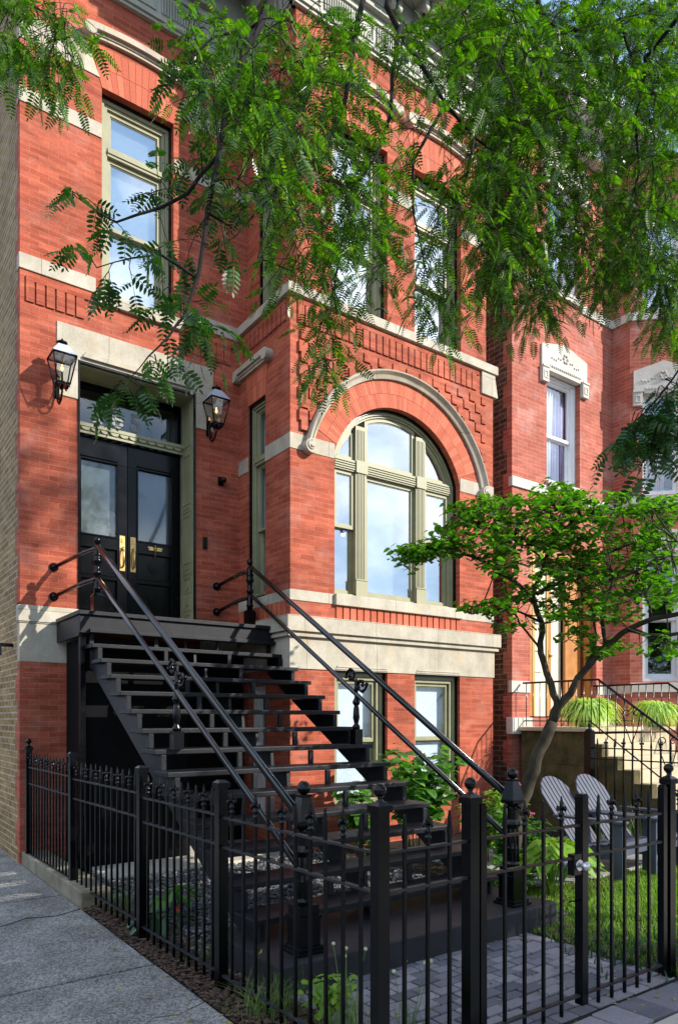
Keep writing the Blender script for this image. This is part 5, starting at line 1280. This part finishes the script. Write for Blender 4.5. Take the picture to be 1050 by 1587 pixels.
# ================================================================== DOGWOOD in the yard
DG = thing('dogwood_tree', 'small leaning garden tree with layered round leaves before the bay', 'tree', tuple(at(795,1375,6.72)))
dspec = [
 ([(780,1382,8.6),(808,1240,8.6),(835,1165,8.55),(856,1118,8.5)], .075, .052),
 ([(856,1118,8.5),(866,1098,8.45),(905,1040,8.3),(938,1000,8.2),(975,975,8.0),(1010,960,7.9),(1070,945,7.7)], .040, .018),
 ([(856,1118,8.5),(862,1090,8.5),(853,1060,8.5),(838,1010,8.5),(838,965,8.55),(825,930,8.55),(800,905,8.6),(770,885,8.6),(740,865,8.5),(700,858,8.4),(660,850,8.3),(622,848,8.2)], .036, .005),
 ([(825,930,8.55),(832,900,8.6),(845,870,8.7),(858,830,8.8),(870,790,8.9)], .022, .006),
 ([(830,920,8.55),(870,900,8.7),(920,870,8.9),(970,845,9.0),(1030,830,9.0)], .022, .006),
 ([(838,965,8.55),(800,945,8.4),(760,942,8.3),(725,950,8.2)], .013, .004),
 ([(838,1010,8.5),(790,945,8.7),(775,880,8.9),(760,820,9.0),(740,790,9.0)], .012, .004),
 ([(938,1000,8.2),(930,950,8.2),(950,900,8.2),(1000,880,8.2),(1040,860,8.1)], .020, .005),
 ([(975,975,8.0),(1005,985,7.8),(1050,982,7.6),(1080,985,7.5)], .022, .010),
 ([(905,1040,8.3),(925,985,8.3),(915,945,8.4),(890,900,8.5)], .014, .004),
 ([(1010,960,7.9),(1000,920,7.8),(1020,880,7.7),(1050,840,7.7)], .014, .005),
 ([(845,870,8.7),(800,840,8.6),(740,810,8.5),(700,800,8.4)], .010, .003),
 ([(858,830,8.8),(900,800,8.7),(950,790,8.7),(1010,790,8.6)], .010, .003),
]
dl_ = []; q = MB(); qt = MB()
for i_, (path, ra, rb) in enumerate(dspec):
    pts = [at(p[0], p[1], p[2]*.78) for p in path]; fine = []
    for a, b in zip(pts, pts[1:]):
        k = max(2, int((b-a).length/.08))
        for i in range(k): fine.append(a.lerp(b, i/k)+Vector((random.gauss(0,.007),random.gauss(0,.007),random.gauss(0,.007))))
    fine.append(pts[-1]); n = len(fine)
    (qt if i_ == 0 else q).tube(fine, [ra+(rb-ra)*i/n for i in range(n)], 8)
    if i_ > 0: dl_ += fine[n//4:]
qt.build('trunk', M['bark3'], DG, recalc=False)
DP = np.array([tuple(p) for p in dl_])
dsp = [(860,765,40,18,40,8.8,.5),(790,790,70,22,62,8.7,.5),(930,785,80,25,81,8.8,.5),(1020,790,45,25,45,8.6,.5),(720,790,30,25,21,8.5,.3),(740,825,60,20,45,8.5,.4),(830,830,70,30,81,8.7,.5),(930,840,80,35,89,8.8,.5),(1020,850,50,35,54,8.4,.5),
 (655,855,45,14,35,8.25,.15),(690,845,35,20,32,8.35,.2),(640,870,18,16,8,8.25,.1),(780,870,40,22,35,8.6,.4),(870,890,60,30,59,8.7,.5),(960,900,60,30,59,8.4,.5),(1030,910,35,35,35,8.0,.4),
 (760,940,42,12,29,8.3,.3),(810,925,30,18,18,8.5,.3),(880,945,50,20,35,8.4,.4),(950,945,40,20,27,8.2,.4),(800,970,30,10,10,8.3,.2),(930,1000,30,18,13,8.1,.2),(1020,1000,30,20,9,7.8,.2),(1040,1010,20,14,6,7.7,.1),(900,985,30,14,10,8.2,.2)]
pl, dl2, ul, sl = [], [], [], []
for (cu, cv, ru, rv, cnt, d, dj) in dsp:
    for _ in range(cnt):
        a_ = random.uniform(0,2*PI); rr = math.sqrt(random.random())
        p = at(cu+ru*rr*math.cos(a_), cv+rv*rr*math.sin(a_), d*.78+random.gauss(0, dj*.6))
        if p.y > B-.12 and p.x < XR+.2: p.y = B-.15-random.uniform(0,.5)
        dd = np.linalg.norm(DP-np.array(p), axis=1); j = int(np.argmin(dd)); base = Vector(DP[j])
        if dd[j] < .9:
            mid_ = (base+p)/2+Vector((0,0,-.03)); q.tube([base*(1-t)**2+mid_*2*t*(1-t)+p*t*t for t in (0,.33,.66,1)], [.006,.0045,.0035,.003], 4, cap=False)
        for k in range(random.randint(5,8)):
            a2 = random.uniform(0,2*PI); dv = Vector((math.cos(a2), math.sin(a2), random.uniform(-.45,.1))); off = Vector((random.gauss(0,.05),random.gauss(0,.05),random.gauss(0,.018)))
            pl.append(tuple(p+off)); dl2.append(tuple(dv)); ul.append((random.gauss(0,.3),random.gauss(0,.3),1)); sl.append(random.uniform(.7,1.25))
q.build('branch', M['bark3'], DG, recalc=False)
V, nf = place(ovate_template(.072,.052,.16,.2), np.array(pl), np.array(dl2), np.array(ul), np.array(sl))
link('foliage', np_mesh('foliage', V, 4, M['dogwood'], nf), DG)

# ================================================================== PLANTS
def leafy(name, label, cat, base, mat, n, rx, ry, h, lsz=(.09,.06), flowers=None, group=None, stems=9):
    T = thing(name, label, cat, base, group); bx, by, bz = base
    q = MB(); tips = []
    for s_ in range(stems):
        a = random.uniform(0,2*PI); r_ = random.random()**.5; tip = Vector((bx+rx*r_*math.cos(a), by+ry*r_*math.sin(a), bz+h*random.uniform(.7,1)))
        b0 = Vector((bx+rx*.2*math.cos(a), by+ry*.2*math.sin(a), bz)); pts = [b0.lerp(tip, t)+Vector((0,0,.1*h*math.sin(PI*t))) for t in (0,.3,.6,1)]; q.tube(pts, [.006,.005,.004,.002], 5, cap=False); tips.append(pts)
    q.build('stem', M['darkleaf'], T, recalc=False)
    p_, d_, u_, s2 = [], [], [], []
    for _ in range(n):
        pts = random.choice(tips); t = random.uniform(.25,1)*3; i = min(2, int(t)); c = pts[i].lerp(pts[i+1], t-i); a = random.uniform(0,2*PI)
        p_.append(tuple(c+Vector((random.gauss(0,.03),random.gauss(0,.03),random.gauss(0,.02))))); d_.append((math.cos(a),math.sin(a),random.uniform(-.4,.35))); u_.append((random.gauss(0,.35),random.gauss(0,.35),1)); s2.append(random.uniform(.6,1.3))
    V, nf = place(ovate_template(lsz[0], lsz[1], .2, .25), np.array(p_), np.array(d_), np.array(u_), np.array(s2))
    link('foliage', np_mesh('foliage', V, 4, M[mat], nf), T)
    if flowers:
        fm, fn_, fs_ = flowers
        for k in range(fn_):
            pts = random.choice(tips); c = pts[-1]+Vector((random.gauss(0,.05),random.gauss(0,.05),random.uniform(0,.06))); qq = MB()
            for m in range(6): qq.ball(tuple(c+Vector((random.gauss(0,fs_),random.gauss(0,fs_),random.gauss(0,fs_*.6)))), fs_*.8, 6)
            qq.build('flower', M[fm], T)
    return T
leafy('hydrangea_shrub', 'leafy green shrub with broad leaves below the right basement window', 'shrub', (5.75,6.35,0), 'shrubleaf', 760, .68, .42, 1.25, (.15,.11), ('cream',3,.03), stems=16)
leafy('hydrangea_shrub', 'low leafy shrub seen through the open stair treads', 'shrub', (4.95,6.35,0), 'shrubleaf', 260, .35, .35, .85, (.13,.09), stems=11)
leafy('flowering_shrub', 'bright green shrub with pink flowers behind the right newel post', 'shrub', (5.85,5.35,0), 'hosta', 1100, .50, .45, .86, (.09,.055), ('pink',3,.014), stems=16)
leafy('flowering_shrub', 'bushy green plant with pink flowers left of the garden chairs', 'shrub', (5.55,4.75,0), 'shrubleaf', 900, .38, .36, .66, (.08,.045), ('pink',6,.014), stems=14)
leafy('ground_shrub', 'fine leaved green plant beside the black concrete step', 'plant', (5.0,4.35,0), 'shrubleaf', 420, .28, .40, .42, (.06,.03), stems=12)
leafy('ground_shrub', 'dark low plant under the garden chair back', 'plant', (6.45,5.45,0), 'darkleaf', 420, .5, .3, .5, (.08,.04), ('red',5,.015), stems=12)
def hosta(x, y, n, h, r, label, mat='hosta', sz=.24, wd=.15):
    T = thing('hosta_plant', label, 'plant', (x,y,0))
    p_, d_, u_, s2 = [], [], [], []
    q = MB()
    for k in range(n):
        a = 2*PI*k/n*2.4+random.uniform(-.3,.3); el = random.uniform(.25,.95); c = Vector((x+r*math.cos(a)*el*.6, y+r*math.sin(a)*el*.6, h*(1.1-el*.6)))
        q.tube([(x,y,0), tuple((Vector((x,y,0))+c)/2+Vector((0,0,.05))), tuple(c)], .004, 4)
        p_.append(tuple(c)); d_.append((math.cos(a), math.sin(a), random.uniform(-.35,.15))); u_.append((random.gauss(0,.2),random.gauss(0,.2),1)); s2.append(random.uniform(.75,1.15))
    q.build('stem', M[mat], T, recalc=False)
    V, nf = place(ovate_template(sz, wd, .25, .4), np.array(p_), np.array(d_), np.array(u_), np.array(s2)); link('foliage', np_mesh('foliage', V, 4, M[mat], nf), T)
hosta(5.25,4.05,44,.52,.42,'bright yellow green hosta with large leaves behind the gate')
hosta(5.72,4.30,34,.46,.36,'yellow green hosta just left of the garden chair legs')
hosta(2.06,5.20,11,.13,.24,'dark broad leaved plant low inside the side fence','darkleaf',.24,.085)
hosta(2.30,5.45,12,.25,.24,'mid green broad leaved plant behind the side fence','shrubleaf',.19,.09)
leafy('ground_shrub', 'lime green leafy plant inside the corner of the fence', 'plant', (2.18,3.15,0), 'hosta', 160, .16, .15, .22, (.05,.035), stems=8)
def tuft(name, label, x, y, n, h, mat='tuft', spread=.06, w=(.003,.006), lean=1.2, heads=None, group=None):
    T = thing(name, label, 'grass' if name == 'grass_tuft' else 'plant', (x,y,0), group)
    V, nf = blades(n, lambda: (x+random.gauss(0,spread), y+random.gauss(0,spread), -.01), h*.5, h, w[0], w[1], lean, 4)
    link('foliage', np_mesh('foliage', V, 4, M[mat], nf), T)
    if heads:
        for k in range(heads[1]):
            hx, hy, hz = x+random.gauss(0,spread*1.3), y+random.gauss(0,spread*1.3), h*random.uniform(.95,1.3)
            qq = MB(); qq.tube([(x,y,0),(hx,hy,hz)], .0022, 4); qq.build('stem', M['tuft'], T, recalc=False)
            qq = MB(); 
            if heads[0] == 'cream': qq.ball((hx,hy,hz), .010, 8)
            else:
                for m in range(4): qq.ball((hx+random.gauss(0,.006),hy+random.gauss(0,.006),hz+m*.011), .011-.002*m, 6)
            qq.build('flower_head', M[heads[0]], T)
    return T
tuft('chive_plant', 'upright chives with round pale flower heads by the corner post', 2.10, 2.85, 90, .38, 'tuft', .06, (.004,.007), .6, ('cream',4))
tuft('chive_plant', 'thin chives with pale buds right of the corner post', 2.30, 2.62, 50, .34, 'tuft', .05, (.003,.006), .5, ('cream',4))
tuft('grass_tuft', 'arching grass clump outside the side fence near the corner', 1.98, 3.35, 170, .30, 'tuft', .08, (.003,.006), 1.6)
tuft('grass_tuft', 'wispy grass inside the fence beside the gravel', 2.08, 4.25, 90, .24, 'tuft', .10, (.002,.004), 1.5)
tuft('grass_tuft', 'small grass clump at the near end of the curb', 2.02, 5.9, 110, .30, 'tuft', .08, (.003,.005), .9)
tuft('snapdragon_plant', 'single red and yellow flower inside the side fence', 2.10, 4.95, 18, .14, 'darkleaf', .03, (.006,.01), .8, ('red',1))
tuft('snapdragon_plant', 'red and yellow bloom low by the fourth fence post', 2.12, 3.75, 18, .12, 'darkleaf', .03, (.006,.01), .8, ('yellow',1))
tuft('snapdragon_plant', 'yellow red flower near the foot of the corner post', 2.16, 2.72, 18, .14, 'darkleaf', .03, (.006,.01), .8, ('red',1))
tuft('clover_patch', 'dark green weeds at the foot of the right gate post', 4.5, 2.75, 260, .13, 'darkleaf', .22, (.01,.018), .9)
tuft('grass_tuft', 'tall dry grass behind the garden chairs', 7.75, 4.95, 90, .75, 'tuft', .16, (.004,.007), .8)
# potted plants on the neighbour's landing
def potted(x, y, z, label, n, h, r, extra=None):
    T = thing('potted_plant', label, 'potted plant', (x,y,z), 'potted plants on the stone landing')
    q = MB(); q.lathe((x,y,z), [(.10,0),(.14,.22),(.155,.225),(.155,.26),(.135,.262)], 16); q.build('pot', M['pot'], T)
    P0 = np.array([(x+random.gauss(0,.05), y+random.gauss(0,.05), z+.24) for _ in range(n)]); a = rng.uniform(0,2*PI,n)
    L_ = rng.uniform(.35,1.1,n)*r*(1+.25*np.sin(a*2+x)); quads = []; w = rng.uniform(.006,.016,n)
    dv = np.stack([np.cos(a),np.sin(a),0*a],1); sv = np.stack([-np.sin(a),np.cos(a),0*a],1); up = rng.uniform(.1,1.9,n)
    def pt(t, sg):
        c = P0+dv*(L_*t)[:,None]; c[:,2] += h*up*t-(h*up+rng_d)*t*t
        return c+sv*(w*math.sin(PI*min(1,t*.9+.1))*sg)[:,None]
    rng_d = rng.uniform(.0,.30,n)
    for i in range(4): quads.append(np.stack([pt(i/4,-1),pt(i/4,1),pt((i+1)/4,1),pt((i+1)/4,-1)],1))
    V = np.concatenate(quads,0).reshape(-1,3); link('foliage', np_mesh('foliage', V, 4, M['spider'], n*4), T)
    return T
potted(8.84, 6.22, 1.46, 'pale green spiky potted plant spilling over the mossy landing', 900, .42, .42)
potted(10.15, 5.95, 1.46, 'green grey pot of pale foliage farther along the stone landing', 620, .36, .38)

# ================================================================== one object for each separate piece of a part
def split_pieces(o):
    me = o.data; n = len(me.vertices)
    if n > 9000 or me.users > 1: return
    par = list(range(n))
    def find(a):
        while par[a] != a: par[a] = par[par[a]]; a = par[a]
        return a
    for e in me.edges:
        a, b = find(e.vertices[0]), find(e.vertices[1])
        if a != b: par[a] = b
    roots = {}; isl = [roots.setdefault(find(i), len(roots)) for i in range(n)]; k = len(roots)
    if k < 2 or k > 900: return
    co = np.array([v.co[:] for v in me.vertices]); isl = np.array(isl)
    lo = np.full((k,3), 1e9); hi = np.full((k,3), -1e9); np.minimum.at(lo, isl, co); np.maximum.at(hi, isl, co)
    size = (hi-lo).max(1); gap = np.maximum(0, np.maximum(lo[:,None]-hi[None], lo[None]-hi[:,None])); near = np.sqrt((gap**2).sum(2)) <= np.maximum(.02, .5*np.maximum(size[:,None], size[None]))
    cl = np.full(k, -1); c = 0
    for i in range(k):
        if cl[i] >= 0: continue
        st = [i]; cl[i] = c
        while st:
            j = st.pop()
            for m in np.nonzero(near[j] & (cl < 0))[0]: cl[m] = c; st.append(m)
        c += 1
    if c < 2: return
    vc = cl[isl]; faces = [(tuple(p.vertices), p.use_smooth) for p in me.polygons]; mats = list(me.materials); base = o.name.split('.')[0]
    for q_ in range(c):
        idx = np.nonzero(vc == q_)[0]; mp_ = {int(a): b for b, a in enumerate(idx)}; fs_ = [f for f in faces if f[0][0] in mp_]
        nm_ = bpy.data.meshes.new(base); nm_.from_pydata([tuple(co[i]) for i in idx], [], [tuple(mp_[v] for v in f) for f, s in fs_]); nm_.polygons.foreach_set('use_smooth', [s for f, s in fs_])
        for m in mats: nm_.materials.append(m)
        if q_ == 0: o.data = nm_
        else:
            d_ = bpy.data.objects.new(base, nm_); COL.objects.link(d_); d_.parent = o.parent; d_.location = o.location
            for md in o.modifiers:
                if md.type == 'BEVEL': b = d_.modifiers.new('bevel', 'BEVEL'); b.width = md.width; b.segments = 2; b.limit_method = 'ANGLE'; b.angle_limit = R(40)
for o in [o for o in COL.objects if o.type == 'MESH' and o.parent and not o.children]:
    if o.name.split('.')[0] not in ('foliage','branch','trunk','shade_crown','blade','stem','brick_arch','flat_arch','spandrel_brickwork','brick_corbel_band','picket','post','flower','flower_head'): split_pieces(o)

# ================================================================== CAMERA, SUN, SKY
cam = bpy.data.cameras.new('camera'); co = bpy.data.objects.new('camera', cam); COL.objects.link(co); scene.camera = co
co.location = (0,0,EYE); co.rotation_euler = (R(90), 0, -TH)
cam.sensor_fit = 'VERTICAL'; cam.sensor_height = 36; cam.lens = FPX/1587*36
cam.shift_y = (HZ-793.5)/1587; cam.clip_end = 500; cam.clip_start = .05
sd = Vector((-.62,.78,-.54)).normalized()
sun = bpy.data.lights.new('sun', 'SUN'); so = bpy.data.objects.new('sun', sun); COL.objects.link(so)
sun.energy = 4.9; sun.angle = R(.55); sun.color = (1,.93,.83); so.rotation_euler = sd.to_track_quat('-Z','Y').to_euler()
wd = bpy.data.worlds.new('World'); scene.world = wd; wd.use_nodes = True; nt = wd.node_tree; nt.nodes.clear()
sky = nt.nodes.new('ShaderNodeTexSky'); sky.sky_type = 'NISHITA'; sky.sun_disc = False
sky.sun_elevation = math.asin(-sd.z); sky.sun_rotation = math.atan2(-sd.x, -sd.y); sky.air_density = 1.2; sky.dust_density = .3; sky.ozone_density = 1.5
tc = nt.nodes.new('ShaderNodeTexCoord'); mp = nt.nodes.new('ShaderNodeMapping'); mp.inputs['Scale'].default_value = (1,1,1.7); L(nt, tc.outputs['Generated'], mp.inputs[0])
nz = N(nt, 'ShaderNodeTexNoise', Scale=2.6, Detail=7.0, Roughness=.55); L(nt, mp.outputs[0], nz.inputs['Vector'])
cl = ramp(nt, nz.outputs['Fac'], .47, .62)
cf = N(nt, 'ShaderNodeMath', operation='MULTIPLY'); cf.inputs[1].default_value = .8; L(nt, cl, cf.inputs[0])
sepz = nt.nodes.new('ShaderNodeSeparateXYZ'); L(nt, tc.outputs['Generated'], sepz.inputs[0])
haz = ramp(nt, sepz.outputs[2], .0, .12, (.85,)*3, (0,0,0))
skb = mixc(nt, .55, sky.outputs[0], (6.5,10.5,16.5)); skc = mixc(nt, cf.outputs[0], skb, (22.0,22.3,23.0)); skc = mixc(nt, haz, skc, (5.5,6.4,7.8))
bg = nt.nodes.new('ShaderNodeBackground'); bg.inputs[1].default_value = .070; L(nt, skc, bg.inputs[0]); wo = nt.nodes.new('ShaderNodeOutputWorld'); L(nt, bg.outputs[0], wo.inputs[0])
vs = scene.view_settings; vs.view_transform = 'Standard'; vs.look = 'None'; vs.gamma = 1; vs.exposure = 0.60
scene.render.engine = 'CYCLES'
